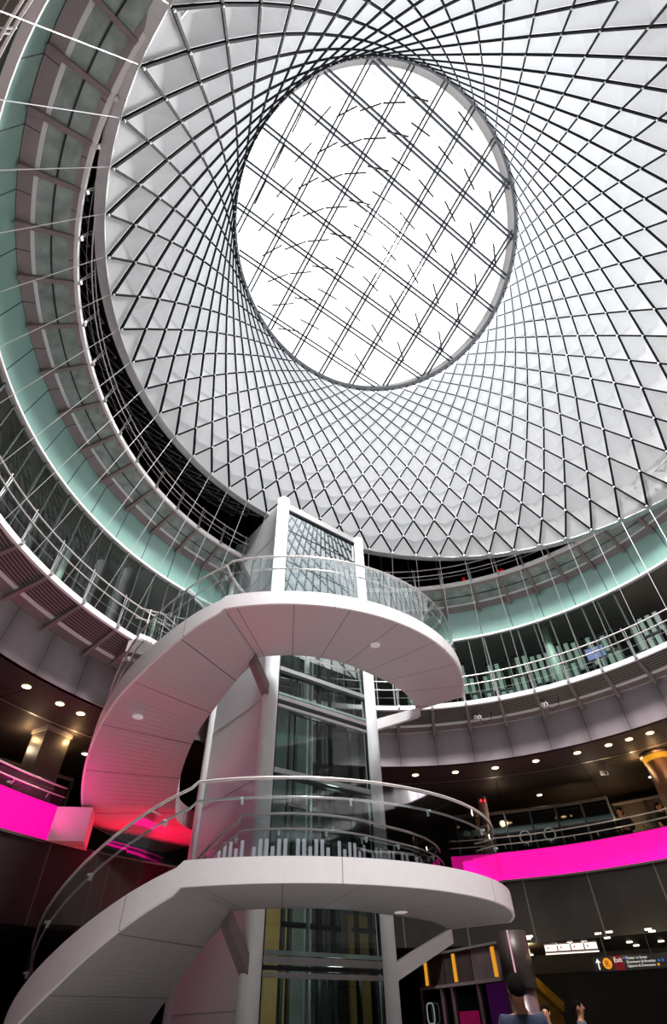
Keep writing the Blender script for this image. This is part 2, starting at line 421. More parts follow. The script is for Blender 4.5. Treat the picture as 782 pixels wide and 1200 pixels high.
net = empty('reflector_net', NC, 'huge white cable net cone of diamond panels hanging from the skylight down into the hall', 'net')
pans = []
for i in range(ROWS-1):
    for k in range(NP):
        a = node(i, k, .03); top = node(i+2, k, .03)
        if i % 2 == 0: l, r = node(i+1, k-1, .03), node(i+1, k, .03)
        else: l, r = node(i+1, k, .03), node(i+1, k+1, .03)
        pans.append((a, r, top, l))
for k in range(NP):            # half panels along the lower ring
    a, b, top = node(0, k, .03), node(0, k+1, .03), node(1, k, .03)
    pans.append((a, b, top))
def parea(q):
    vs = [view(p) for p in q]
    c = view(sum(q, Vector())/len(q))
    if any(v is None for v in vs): return 0
    A = 0
    for j in range(len(vs)):
        x0, y0 = vs[j]; x1, y1 = vs[(j+1) % len(vs)]; A += x0*y1-x1*y0
    return abs(A)/2 if (0 < c[0] < 782 and 0 < c[1] < 1200) else abs(A)*.01
def addpanel(mb, q):
    c = sum(q, Vector())/len(q)
    q = [c+(p-c)*.994 for p in q]
    if len(q) == 3: mb.add(q, [(0, 1, 2)]); return
    out = (c-Vector((NC.x, NC.y, c.z))).normalized()
    m = (q[1]+q[3])/2+out*.20; c2 = c
    # folded along its level diagonal, with a faint crease up the middle
    mb.add([q[0], q[1], q[2], q[3], m], [(0, 1, 4), (1, 2, 4), (2, 3, 4), (3, 0, 4)])
pans.sort(key=parea, reverse=True)
for q in pans[:100]:
    mb = MB(); addpanel(mb, q); mb.build('panel', 'panel', net)
mb = MB()
for q in pans[100:]: addpanel(mb, q)
tag(mb.build('panel', 'panel', net), kind='stuff')
cabs = []
for k in range(NP):
    for s in (0, 1):
        pts = []
        u = k
        for i in range(ROWS+1):
            pts.append(netpt(i, k+(i*.5 if s == 0 else -i*.5), -.015))
        ln = sum(1 for p in pts if inframe(p)); cabs.append((ln, pts))
cabs.sort(key=lambda q: -q[0])
CW = .034
rest = MB()
for j, (ln, pts) in enumerate(cabs):
    mb = MB() if j < 100 else rest
    mb.tube(pts, .036, 4, r1=.023)
    if j < 100: mb.build('cable', 'cable', net)
tag(rest.build('cable', 'cable', net), kind='stuff')
cl = sorted([netpt(i, k+(i % 2)*.5, -.05) for i in range(ROWS) for k in range(NP)], key=lambda p: (0 if inframe(p) else 1, (p-CAM).length))
rest = MB()
def clampmesh(mb, p):
    d = (p-Vector((NC.x, NC.y, p.z))).normalized(); mb.disc(p+d*.03, -d, .027, .04, 8)
for j, p in enumerate(cl):
    if j < 100:
        mb = MB(); clampmesh(mb, p); mb.build('clamp', 'clamp', net)
    else: clampmesh(rest, p)
tag(rest.build('clamp', 'clamp', net), kind='stuff')
low = [netpt(0, u*.5, .03) for u in range(112)]
mb = MB(); mb.loft([[p+Vector((0, 0, .03)) for p in low]+[low[0]+Vector((0, 0, .03))], [p+Vector((0, 0, -.02)) for p in low]+[low[0]+Vector((0, 0, -.02))],
                    [netpt(0, u*.5, .24)+Vector((0, 0, -.04)) for u in range(113)]])
mb.build('lower_ring', 'steel', net)
for k in range(NP):
    p = netpt(0, k, .03); th = math.atan2(p.y-CY, p.x-CX); e = rp('B', th+rad(1.5), -.01, .1)
    MB().tube([p, e], .008, 4).build('stay_cable', 'steel', net)

# skylight
sky = empty('skylight', OCC, 'bright round tilted skylight with crossing steel beams at the top of the net', 'skylight')
def ocp(a, b, h=0.0): return OCC+ob[0]*a+ob[1]*b+ON*h
N = 96
circ = [(math.cos(2*PI*i/N), math.sin(2*PI*i/N)) for i in range(N+1)]
mb = MB(); mb.loft([[ocp(OR*.985*c, OR*.985*s, h) for c, s in circ] for h in (-.05, .5)])
mb.build('rim_wall', mat('rim_plaster', (235, 228, 224), .6, 0, .03), sky, True)
mb = MB(); mb.tube([ocp(OR*c, OR*s, -.02) for c, s in circ[:-1]], .10, 8, closed=True)
mb.build('rim_tube', 'ringsteel', sky, True)
av = Vector((1.08, .717)); bv = Vector((-.708, 1.072)); o0 = Vector((-1.13, -4.43))
RB = OR*.985
def chord(o, d):
    d = d.normalized(); b = o.dot(d); c = o.dot(o)-RB*RB; D = b*b-c
    if D <= .3: return None
    s = math.sqrt(D); return o+d*(-b-s), o+d*(-b+s)
for fam, (st, d) in enumerate(((bv, av), (av, bv))):
    for k in range(-6, 14):
        q = chord(o0+st*k, d)
        if not q: continue
        a, b = q
        n2 = Vector((-d.y, d.x)).normalized()*.075
        mb = MB()
        for sg in (-1, 1):
            mb.beam(ocp(a.x+n2.x*sg, a.y+n2.y*sg, .05), ocp(b.x+n2.x*sg, b.y+n2.y*sg, .05), .055, .10, ON)
        ob_ = mb.build('beam', 'beam', sky)
        MB().beam(ocp(a.x+n2.x*2.6, a.y+n2.y*2.6, .35), ocp(b.x+n2.x*2.6, b.y+n2.y*2.6, .35), .018, .03, ON).build('tie_rod', 'steel', ob_)
mb = MB(); mb.add([ocp(OR*c, OR*s, .5) for c, s in circ[:-1]], [tuple(range(N))])
mb.build('glazing', glass('skylight_glass', (250, 252, 253), .0), sky)
angs = {-1: -58, 0: -44, 1: -25, 2: -18, 3: -4, 4: 9, 5: 28, 6: 42, 7: 56, 8: 70, 9: 78, 10: 84}
for nn in range(-2, 11):
    for m in range(-3, 11):
        base = Vector((-2.23-.72*nn, -3.72+1.07*nn))
        p = base+Vector((.86, -.165))*m if m <= 5 else base+Vector((.86, -.165))*5+Vector((1.0, .74))*(m-5)
        if p.length > 4.95: continue
        a = rad(angs.get(m, -62)); d = Vector((math.cos(a), math.sin(a)))*.41
        MB().beam(ocp(p.x-d.x, p.y-d.y, -.1), ocp(p.x+d.x, p.y+d.y, -.1), .045, .05, ON).build('baffle_rod', 'rod', sky)

# ------------------------------------------------------------------ cantilevered walkways
def walkway(kind, posts, edge, top, label, grat, split):
    w = empty('walkway', (CX, CY, ZZ[edge]), label, 'walkway')
    for a in posts:
        t = rad(a); p0 = rp(edge, t, .06, -.02); p1 = rp(top, t, -.04, .05)
        mb = MB(); d = Vector((-math.sin(t), math.cos(t), 0))
        rows = []
        for q, h in ((p0, .07), (p1, .19)):
            rows.append([q-d*.045, q+d*.045, q+d*.045-Vector((0, 0, h)), q-d*.045-Vector((0, 0, h))])
        mb.loft(rows, True, True); mb.build('bracket', 'bracket', w)
    mb = MB(); ringloft(mb, [lambda t: rp(edge, t, .10, .02), lambda t: rp(edge, t, 0, .1), lambda t: rp(edge, t, 0, -.03), lambda t: rp(edge, t, .07, -.04), lambda t: rp(edge, t, .10, .02)])
    mb.build('edge_beam', 'whitepaint', w)
    mb = MB(); ringloft(mb, [lambda t: rp(edge, t, .07, -.045), lambda t: mixp(edge, top, split[0], t, -.01)])
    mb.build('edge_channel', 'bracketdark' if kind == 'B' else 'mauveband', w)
    mb = MB(); ringloft(mb, [lambda t: mixp(edge, top, split[0], t, 0), lambda t: mixp(edge, top, split[1], t, 0)])
    mb.build('deck', grat, w)
    mb = MB(); ringloft(mb, [lambda t: mixp(edge, top, split[1], t, -.01), lambda t: mixp(edge, top, split[2], t, -.01)])
    mb.build('light_trough', 'strip', w)
    mb = MB(); ringloft(mb, [lambda t: mixp(edge, top, split[2], t, -.02), lambda t: rp(top, t, -.01, .01)])
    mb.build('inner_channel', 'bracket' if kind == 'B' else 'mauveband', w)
    if kind == 'C':
        mb = MB(); ringloft(mb, [lambda t: mixp(edge, top, .42, t, -.03), lambda t: mixp(edge, top, .45, t, -.03)])
        mb.build('middle_bar', 'darkframe', w)
    return w
walkway('B', Bposts, 'B', 'Bt', 'cantilevered ring walkway with ribbed grating and white edge above the mauve fascia', 'grating', (.09, .66, .76))
walkway('C', Cbr, 'C', 'Ct', 'upper ring walkway with glass floor and white edge above the teal glass band', 'tealpane', (.16, .70, .77))

# ------------------------------------------------------------------ ring railings
def ring_railing(name, label, edge, posts, h1, h2, ths, lean, zoff=0.0, post_r=.013, sub=True):
    r = empty(name, (CX, CY, ZZ[edge]), label, 'railing')
    MB().tube([rp(edge, t, lean, h1) for t in ths], .021, 6).build('handrail', 'rail', r, True)
    MB().tube([rp(edge, t, lean-.02, h2) for t in ths], .017, 6).build('lower_rail', 'rail', r, True)
    if edge in ('B', 'C'):
        for g, hh in ((0, .35),):
            MB().tube([rp(edge, t, lean*.5, hh) for t in ths], .006, 4).build('wire', 'steel', r)
    for a in posts:
        t = rad(a); d = Vector((-math.sin(t), math.cos(t), 0))*.035
        mb = MB()
        if edge in ('B', 'C'):
            for s in (-1, 1): mb.tube([rp(edge, t, .02, 0)+d*s*.3, rp(edge, t, lean, h1+(.08 if s > 0 else 0))+d*s], post_r, 5)
            mb.box(rp(edge, t, -.02, .05), .035, .035, .05)
        else:
            mb.tube([rp(edge, t, lean-.02, h2), rp(edge, t, lean+.05, h2-.10)], post_r, 5)
        mb.build('post', 'steel', r)
    return r
ring_railing('balcony_railing', 'twin rail balustrade on the white edge of the middle ring walkway', 'B', Bposts, .89, .60, FULL, .0)
ring_railing('balcony_railing', 'twin rail balustrade on the upper ring walkway just below the net', 'C', Cbr, .74, .45, FULL, -.12)
LR = arc(44, 84, 60); LL = arc(146.5, 185, 40)
def lrail(ths, label, posts):
    r = ring_railing('balcony_railing', label, 'Lt', posts, .40, .21, ths, .02)
    mb = MB(); ringloft(mb, [lambda t: rp('Lt', t, .03, -.02), lambda t: rp('Lt', t, .03, .36)], ths); mb.build('glass_panel', 'galleryglass', r, True)
lrail(LR, 'twin rail balustrade above the long pink screen on the right', [45+3.4*i for i in range(12)])
lrail(LL, 'twin rail balustrade above the pink screen on the left', [149, 154.5, 160, 166, 172, 178])

# ------------------------------------------------------------------ LED ribbons
ledr = polar('led_magenta_lines', (255, 8, 150), (255, 40, 165), CX, CY, 0, zper=.05, wring=.3)
nt = ledr.node_tree; b = nt.nodes['Principled BSDF']
nt.links.new(b.inputs['Base Color'].links[0].from_socket, b.inputs['Emission Color']); b.inputs['Emission Strength'].default_value = 1.0; b.inputs['Specular IOR Level'].default_value = 0; b.inputs['Roughness'].default_value = 1
M['ledright'] = ledr
def led(ths, label, m):
    r = empty('led_screen', rp('Lt', ths[len(ths)//2]), label, 'screen')
    mb = MB(); ringloft(mb, [lambda t: rp('Lt', t, -.03, 0), lambda t: rp('Lb', t, -.03, 0)], ths); mb.build('display', m, r)
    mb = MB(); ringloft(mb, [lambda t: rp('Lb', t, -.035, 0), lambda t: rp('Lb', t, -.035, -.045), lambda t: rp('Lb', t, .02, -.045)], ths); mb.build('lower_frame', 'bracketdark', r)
    mb = MB(); ringloft(mb, [lambda t: rp('Lt', t, -.035, 0), lambda t: rp('Lt', t, -.035, .02), lambda t: rp('Lt', t, .06, .02), lambda t: rp('Lt', t, .06, -.6)], ths); mb.build('top_frame', 'darkframe', r)
led(arc(30, 84, 80), 'long glowing pink screen ribbon round the balcony on the right', 'ledright')
led(arc(147.2, 190, 60), 'glowing pink screen ribbon on the balcony at the left edge', 'ledpink')

# ------------------------------------------------------------------ elevator tower
PLc = Vector((-1.694, 11.98, 0))*KS; PRc = Vector((.836, 14.0, 0))*KS
fx = (PRc-PLc).normalized(); fy = Vector((-fx.y, fx.x, 0)); FL = (PRc-PLc).length; DEP = 2.97*KS
TZ = 12.75*KS+GZ
tw = empty('elevator_tower', (TX, TY, 0), 'tall glass and white elevator tower rising through the middle of the stairs', 'elevator')
def tp(a, d, z): return PLc+fx*a+fy*d+Vector((0, 0, z))
for a, d in ((0, 0), (FL, 0), (0, DEP), (FL, DEP)):
    p = tp(a, d, 0); MB().cyl(p, .185 if d == 0 else .15, 0, TZ+(.1 if a == 0 else 0), 24).build('column', 'column', tw, True)
mb = MB(); mb.box(tp(0, DEP/2, TZ/2), DEP/2, .06, TZ/2, (fy, fx, Vector((0, 0, 1)))); sp = mb.build('side_panel', 'sidepanel', tw)
for k in range(7):              # slanting joints between the sheets
    z = 1.7+k*1.75
    MB().beam(tp(-.065, .15, z), tp(-.065, DEP-.15, z+.02), .008, .012).build('panel_joint', 'seam', sp)
MB().beam(tp(.15, 0, TZ-.12), tp(FL-.1, 0, TZ-.12), .12, .22).build('top_beam', 'steel', tw)
MB().beam(tp(.15, 0, TZ-.27), tp(FL-.1, 0, TZ-.27), .13, .06).build('top_seal', 'darkframe', tw)
mb = MB(); mb.quad(tp(.15, 0, 0), tp(FL-.15, 0, 0), tp(FL-.15, 0, 8.2), tp(.15, 0, 8.2)); mb.build('glass_front', 'liftglass', tw)
mb = MB(); mb.quad(tp(.15, 0, 8.2), tp(FL-.15, 0, 8.2), tp(FL-.15, 0, TZ-.2), tp(.15, 0, TZ-.2)); mb.build('upper_glass', glass('mirrored_elevator_glass', (230, 240, 240), .78, k=.5), tw)
mb = MB(); mb.quad(tp(FL, .15, 0), tp(FL, DEP-.15, 0), tp(FL, DEP-.15, TZ-.2), tp(FL, .15, TZ-.2)); mb.build('glass_side', 'roofglass', tw)
mb = MB(); mb.quad(tp(.1, DEP, 8.6), tp(FL-.1, DEP, 8.6), tp(FL-.1, DEP, TZ), tp(.1, DEP, TZ)); mb.build('glass_back', 'roofglass', tw)
for a in (.19, FL-.19):
    MB().beam(tp(a, -.02, 0), tp(a, -.02, TZ-.3), .05, .06, fy).build('glazing_frame', 'darkframe', tw)
def transom(z, h, m): 
    return MB().beam(tp(.2, -.03, z), tp(FL-.2, -.03, z), .07, h).build('transom', m, tw)
for z in (.97, 4.18, 5.87, 6.65):
    z0_, z = z, z*KS
    transom(z+GZ, .10, 'steel'); transom(z+GZ-.10, .06, 'darkframe')
    if z0_ in (.97, 5.87): transom(z+GZ-.19, .07, 'steel'); transom(z+GZ+.10, .06, 'shaftteal')
for z in (11.6*KS, 10.3*KS, 9.0*KS): MB().beam(tp(.2, 0, z+GZ), tp(FL-.2, 0, z+GZ), .02, .03).build('transom', 'darkframe', tw)
# shaft contents
mb = MB(); mb.quad(tp(.1, DEP-.1, 0), tp(FL-.1, DEP-.1, 0), tp(FL-.1, DEP-.1, 8.6), tp(.1, DEP-.1, 8.6)); mb.build('shaft_wall', 'shaftteal', tw)
for a in (1.45, 1.62, 2.35, 2.75): MB().beam(tp(a, 1.3, 0), tp(a, 1.3, 9.2), .07, .10, fy).build('guide_rail', 'mullion' if a < 2 else 'darkframe', tw)
for zb, zt in ((0.0, 2.7), (4.4, 7.0)):
    MB().box(tp(1.20, 1.9, (zb+zt)/2+.4), .16, .04, (zt-zb)/2+.2, (fx, fy, Vector((0, 0, 1)))).build('shaft_panel', 'yellow', tw)
    f = MB()
    for a in (.45, 1.0): f.beam(tp(a, 1.9, zb), tp(a, 1.9, zt), .09, .1, fy)
    f.beam(tp(.3, 1.9, zt), tp(1.1, 1.9, zt), .1, .3)
    f.build('door_frame', 'mullion', tw)
    MB().box(tp(.72, 1.95, (zb+zt)/2), .22, .02, (zt-zb)/2, (fx, fy, Vector((0, 0, 1)))).build('landing_door', 'redbrown', tw)
MB().box(tp(1.9, 2.2, 1.7), .38, .04, 1.7, (fx, fy, Vector((0, 0, 1)))).build('shaft_panel', 'yellow', tw)
MB().box(tp(.62, 1.2, 2.55), .3, .03, .75, (fx, fy, Vector((0, 0, 1)))).build('shaft_panel', 'redbrown', tw)
MB().tube([tp(1.8, .9, 0), tp(1.8, .9, 9)], .045, 8).build('cable_duct', 'shaftteal', tw)
for k in range(3): MB().tube([tp(2.1+.12*k, 1.0, 0), tp(2.1+.12*k, 1.0, 13)], .014, 5).build('hoist_rope', 'darkframe', tw)
for z in (3.0, 5.2, 7.4): MB().beam(tp(1.4, 1.25, z), tp(2.9, 1.25, z+.0), .06, .09).build('rail_bracket', 'darkframe', tw)

# ------------------------------------------------------------------ spiral stairs
Ro, Ri = 4.92*KS, 2.72*KS
def sp_(r, a, z): return Vector((TX+r*math.cos(rad(a)), TY+r*math.sin(rad(a)), z))
def stair(label, zl, soff, zprof, a_end, back_end, disc_pts, rail_from):
    """level landing from -103 deg round to back_end, flight running down clockwise from -103 to a_end"""
    s = empty('spiral_staircase', (TX, TY, zl), label, 'staircase')
    def zt(a): return zl if a >= -103 else zprof(a)
    def dep(a): return .32 if a >= -103 else .32+min(1, (-103-a)/25.0)*.20-(.10*min(1, max(0, (-172-a)/6.0)) if zl > 6 else 0)
    def ro(a):
        return Ro
    def ai(a): return a+12*((a+30)/28.0)**2 if a > -30 else a      # the landing ends in a slanting cut
    def ri(a): return Ri+(1.0*KS*((a+45)/43.0)**2 if a > -45 else 0)
    st = [back_end-(back_end+103)*i/64 for i in range(65)]
    fl = [-103-(-103-a_end)*i/80 for i in range(81)]
    fnl = [4, 5.5, 7, 8, 9]
    for tagname, A in (('landing', st), ('flight', fl)):
        Ob = lambda a: ro(a)
        mb = MB(); mb.loft([[sp_(ro(a)-.03, a, zt(a)-dep(a)) for a in A], [sp_(ri(a)+.02, ai(a), zt(a)-dep(a)) for a in A]])
        mb.build('soffit', soff, s)
        mb = MB(); mb.loft([[sp_(ro(a)-.16, a, zt(a)) for a in A], [sp_(ro(a), a, zt(a)) for a in A], [sp_(ro(a), a, zt(a)-dep(a)-.005) for a in A], [sp_(ro(a)-.05, a, zt(a)-dep(a)-.005) for a in A]])
        mb.build('outer_fascia', 'stairfascia', s, False)
        mb = MB(); mb.loft([[sp_(ri(a)+.14, ai(a), zt(a)) for a in A], [sp_(ri(a), ai(a), zt(a)) for a in A], [sp_(ri(a), ai(a), zt(a)-dep(a)-.005) for a in A], [sp_(ri(a)+.04, ai(a), zt(a)-dep(a)-.005) for a in A]])
        mb.build('inner_fascia', soff, s, False)
    # walking surfaces
    mb = MB(); mb.loft([[sp_(ro(a)-.16, a, zl-.02) for a in st], [sp_(ri(a)+.14, ai(a), zl-.02) for a in st]]); mb.build('landing_deck', 'tread', s)
    nst = 30
    for k in range(nst):
        a0 = -103-(-103-a_end)*k/nst; a1 = -103-(-103-a_end)*(k+1)/nst; z = zt(a1)-.01
        mb = MB()
        top = [sp_(ro(a0)-.16, a0, z), sp_(Ri+.14, a0, z), sp_(Ri+.14, a1, z), sp_(ro(a1)-.16, a1, z)]
        lowv = [p-Vector((0, 0, .17)) for p in top]
        mb.add(top+lowv, [(0, 1, 2, 3), (7, 6, 5, 4), (0, 4, 5, 1), (1, 5, 6, 2), (2, 6, 7, 3), (3, 7, 4, 0)])
        mb.build('tread', 'tread', s)
    # end plate
    mb = MB(); a = back_end
    mb.add([sp_(Ro, a, zl), sp_(ri(a), ai(a), zl), sp_(ri(a), ai(a), zl-.325), sp_(Ro, a, zl-.325)], [(0, 1, 2, 3)]); mb.build('end_plate', 'stairfascia', s)
    for p, n_ in disc_pts:
        d = MB().disc(p, n_, .115, .02); d.build('recessed_light', 'disc', s)
    # balustrade
    ra = [a for a in st[::2]]+[a for a in fl[1::2] if a > rail_from]
    for (R_, nm, lean) in ((Ro-.05, 'outer', -.03), (Ri+.05, 'inner', .03)):
        def sp_r(dr, a, z): return sp_(R_+dr, a, z) if nm == 'outer' else sp_(ri(a)+.05+dr, ai(a), z)
        h1, h2 = (1.03, .72) if zl > 6 else (1.10, .83)
        ra2 = ra if nm == 'outer' else [a for a in ra if a > -140]
        MB().tube([sp_r(lean, a, zt(a)+h1) for a in ra2], .026, 8).build('handrail', 'rail', s, True)
        MB().tube([sp_r(lean*3, a, zt(a)+h2) for a in ra2], .020, 8).build('lower_rail', 'rail', s, True)
        npan = max(4, len(ra2)//6)
        for k in range(npan):
            seg = ra2[k*len(ra2)//npan:(k+1)*len(ra2)//npan+1]
            if len(seg) < 2: continue
            mb = MB(); mb.loft([[sp_r(0, a, zt(a)) for a in seg], [sp_r(0, a, zt(a)+h1-.05) for a in seg]])
            g = mb.build('glass_panel', 'clearglass', s, True)
            a = seg[len(seg)//2]
            c = MB(); c.tube([sp_r(0, a, zt(a)+h2-.03), sp_r(lean*3, a, zt(a)+h2-.02)], .02, 6); c.box(sp_r(lean*2, a, zt(a)+h2-.05), .02, .02, .05)
            c.build('rail_clip', 'clamp', g)
    if zl < 6:                 # pale glowing strips that paint reflections on the lower landing's inner glass
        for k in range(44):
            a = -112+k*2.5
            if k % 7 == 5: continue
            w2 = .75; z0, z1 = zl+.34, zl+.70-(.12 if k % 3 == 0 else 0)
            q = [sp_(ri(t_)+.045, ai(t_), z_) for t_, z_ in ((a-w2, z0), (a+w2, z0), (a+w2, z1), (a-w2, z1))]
            MB().quad(*q).build('reflection_strip', 'reflstrip', s)
    # props back to the tower columns
    for (col, azs, rr_) in ((PLc, -104.5, 2.9*KS), (PRc, 7.5, 3.72*KS)):
        base = Vector((col.x, col.y, zl-1.22*KS)); tip = sp_(rr_, azs, zl-.33-.24)
        dirv = Vector((tip.x-base.x, tip.y-base.y, 0)).normalized(); base += dirv*.14
        x = dirv.cross(Vector((0, 0, 1))).normalized()*.10
        rows = []
        for q, h in ((base, .27), (tip, .24)):
            rows.append([q-x, q+x, q+x+Vector((0, 0, h)), q-x+Vector((0, 0, h))])
        mb = MB(); mb.loft(rows, True, True); mb.build('prop', 'stairfascia' if azs > -50 else 'bracket', s)
    return s
def interp(x, xs, ys):
    for i in range(len(xs)-1):
        if (x-xs[i])*(x-xs[i+1]) <= 0: return ys[i]+(ys[i+1]-ys[i])*(x-xs[i])/(xs[i+1]-xs[i])
    return ys[-1]
def z_up(a):
    return GZ+KS*interp(a, [-103, -111, -119, -127, -135, -143, -150, -160, -175, -178, -250], [6.95, 6.72, 6.42, 6.15, 5.92, 5.62, 5.35, 4.98, 4.37, 4.25, 4.25])
def z_lo(a):
    return GZ+KS*interp(a, [-103, -108.6, -113.6, -122.8, -131.5, -140.5, -151, -205], [1.90, 1.75, 1.60, 1.29, .99, .70, .38, -1.39])
up_ = stair('upper spiral stair, mauve-grey underside, sweeping left and down from the higher landing', 7.0*KS+GZ, 'stairsoffit', z_up, -220, -2,
      [(Vector((.9286*KS, 11.12*KS, 6.665*KS+GZ)), (0, 0, -1)), (Vector((-4.59*KS, 11.39*KS, 5.17*KS+GZ)), (0, 0, -1))], -219)
lo_ = stair('lower spiral stair, grey underside and pale fascia, sweeping down towards the bottom left corner', 1.95*KS+GZ, 'stairsoffit2', z_lo, -205, -2,
      [(Vector((1.06*KS, 12.30*KS, 1.62*KS+GZ)), (0, 0, -1))], -200)
# the low back part of the upper flight, lit red
# bridges
fb = empty('footbridge', (-4.9, 12.6, 8.0), 'short dark footbridge stub joining the middle ring walkway behind the upper stair', 'footbridge')
P = [Vector((-6.35, 12.25, 0)), Vector((-5.15, 11.0, 0)), Vector((-2.9, 12.2, 0)), Vector((-3.7, 13.6, 0))]
mb = MB(); mb.loft([[p+Vector((0, 0, 6.62+GZ)) for p in P], [p+Vector((0, 0, 6.98+GZ)) for p in P]], True, True); mb.build('deck', 'bracket', fb)
for a, b in ((P[0], P[3]), (P[1], P[2])):
    for h in (.9, .6): MB().tube([a+Vector((0, 0, 6.98+GZ+h)), b+Vector((0, 0, 6.98+GZ+h))], .02, 6).build('rail', 'rail', fb)
    for k in range(4):
        q = a.lerp(b, (k+.5)/4); MB().tube([q+Vector((0, 0, 6.98+GZ)), q+Vector((0, 0, 7.92+GZ))], .014, 6).build('post', 'steel', fb)
lb = empty('footbridge', (-5.8, 13.2, 4.6), 'pale pink parapet footbridge from the left pink screen to the foot of the upper stair', 'footbridge')
q0 = rp('Lt', rad(147.2)); q1 = Vector((-5.62, 12.72, ZZ['Lt']))
mb = MB()
E1 = [q0, q1, Vector((-5.80, 13.4, ZZ['Lt']))]
mb.loft([[p+Vector((0, 0, .0)) for p in E1], [p-Vector((0, 0, .66)) for p in E1]])
mb.build('parapet', 'stairfascia', lb)
mb = MB(); a0 = [p-Vector((0, 0, .66)) for p in E1]; b0 = [Vector((-7.6, 15.0, ZZ['Lb'])), Vector((-6.8, 15.4, ZZ['Lb'])), Vector((-6.0, 14.6, ZZ['Lb']))]
mb.loft([a0, b0]); mb.build('underside', 'stairsoffit', lb)

# ------------------------------------------------------------------ downlights
def downlight(p, r, label, group, m='warm', name='downlight'):
    e = empty(name, p, label, 'light', group)
    MB().disc(p, (0, 0, -1), r, .012, 20).build('lens', m, e)
    mb = MB(); n = 20
    rows = [[Vector(p)+Vector((rr*math.cos(2*PI*k/n), rr*math.sin(2*PI*k/n), z)) for k in range(n)] for rr, z in ((r*1.0, -.008), (r*1.25, -.008), (r*1.28, .0))]
    mb.loft(rows, True); mb.build('trim_ring', 'rim', e)
    return e
zs = ZZ['Bb']-.005
ordn = ['first', 'second', 'third', 'fourth', 'fifth', 'sixth', 'seventh', 'eighth', 'ninth', 'tenth']
DR = [(2.31, 17.09), (3.54, 16.94), (4.72, 16.66), (5.84, 16.19), (6.91, 15.64), (7.64, 15.12), (8.08, 14.74), (8.5, 14.34)]
for i, (x, y) in enumerate(DR):
    downlight((x, y, zs), .095, '%s warm downlight from the left along the soffit edge right of the elevator tower' % ordn[i], 'downlights in the right soffit')
for i, (x, y) in enumerate([(-7.01, 10.7), (-6.61, 11.58), (-6.32, 12.13)]):
    downlight((x, y, zs), .095, '%s warm downlight from the left in the soffit at the left edge' % ordn[i], 'downlights in the left soffit')
for (x, y), l in (((-7.12, 14.64), 'small downlight in the left soffit just right of the square column'), ((6.79, 19.4), 'lone downlight deep in the right soffit above the ring emblems'), ((10.01, 17.9), 'downlight in the right soffit just below the round column cap')):
    downlight((x, y, zs), .085, l, 'downlights deep in the soffit', 'cool')

# ------------------------------------------------------------------ columns on the lower gallery
rc = empty('round_column', (9.36, 15.9, 4.5), 'round brown column with a lit capital at the right edge', 'column')
MB().cyl((9.36, 15.9), .42, 4.4, ZZ['Bb']-.25, 32).build('shaft', 'brown', rc, True)
MB().cyl((9.36, 15.9), .50, ZZ['Bb']-.10, ZZ['Bb'], 32).build('capital', 'brown', rc, True)
MB().cyl((9.36, 15.9), .445, ZZ['Bb']-.25, ZZ['Bb']-.10, 32).build('light_ring', 'amber', rc, True)
sc_ = empty('square_column', (-7.42, 13.2, 4.5), 'dark square column with uplit top behind the left pink screen', 'column')
ax = (Vector((.482, .876, 0)), Vector((-.876, .482, 0)), Vector((0, 0, 1)))
mb = MB(); mb.box((-7.42, 13.2, (4.4+ZZ['Bb']-.06)/2), .36, .27, (ZZ['Bb']-.06-4.4)/2, ax); mb.build('shaft', mat('grey_cladding', (92, 86, 82), .4, .3, .12, 3), sc_)
mb = MB(); mb.box((-7.42, 13.2, ZZ['Bb']-.05), .39, .30, .05, ax); mb.build('capital', 'steel', sc_)
for z, m_, h in ((5.3, 'steel', .03), (5.72, 'rim', .012), (5.05, 'rim', .012)):
    mb = MB(); mb.box((-7.42, 13.2, z), .365, .275, h, ax); mb.build('band', m_, sc_)
cpz = 5.36+GZ
cpst = empty('camera_post', (4.56, 18.55, 4.4), 'slim grey post with two red lamps at the right end of the lower stair landing', 'post')
MB().cyl((4.56, 18.55), .15, 4.3, cpz, 20).build('post', 'bracket', cpst, True)
for dx in (-.06, .075): MB().disc((4.56+dx, 18.41, cpz-.14), (0, -1, 0), .03, .03, 12).build('lamp', 'redled', cpst)

# ------------------------------------------------------------------ lower gallery shops
def wall_run(name, label, cat, a0, a1, r, z0, z1, n, m_body='dark', m_frame='darkframe', panes=None):
    o = empty(name, cp(r, rad((a0+a1)/2), z0), label, cat)
    mb = MB(); ths = arc(a0, a1, 12); mb.loft([[cp(r, t, z0) for t in ths], [cp(r, t, z1) for t in ths]]); mb.build('glazing', m_body, o)
    for i in range(n+1):
        t = rad(a0+(a1-a0)*i/n); MB().beam(cp(r-.05, t, z0), cp(r-.05, t, z1), .06, .06, (math.cos(t), math.sin(t), 0)).build('mullion', m_frame, o)
    mb = MB(); mb.tube([cp(r-.06, t, z1-.02) for t in ths], .05, 4); mb.build('head_rail', 'bracket', o)
    return o
wall_run('shopfront', 'black glazed shopfront with two ring emblems on the lower gallery, right of the tower', 'shopfront', 60, 82, 13.0, 4.45, 6.6, 6, 'darkglass', 'mullion')
wall_run('shopfront', 'brown panelled shopfront on the lower gallery behind the standing figure at right', 'shopfront', 36, 60, 14.3, 4.45, 6.7, 6, mat('brown_shop', (66, 52, 44), .5, .1, .35, 1.2), 'darkframe')
wall_run('shopfront', 'dark shopfront with small lamps on the lower gallery at the left edge', 'shopfront', 138, 180, 13.6, 4.45, 6.9, 8, 'darkglass', 'bracketdark')
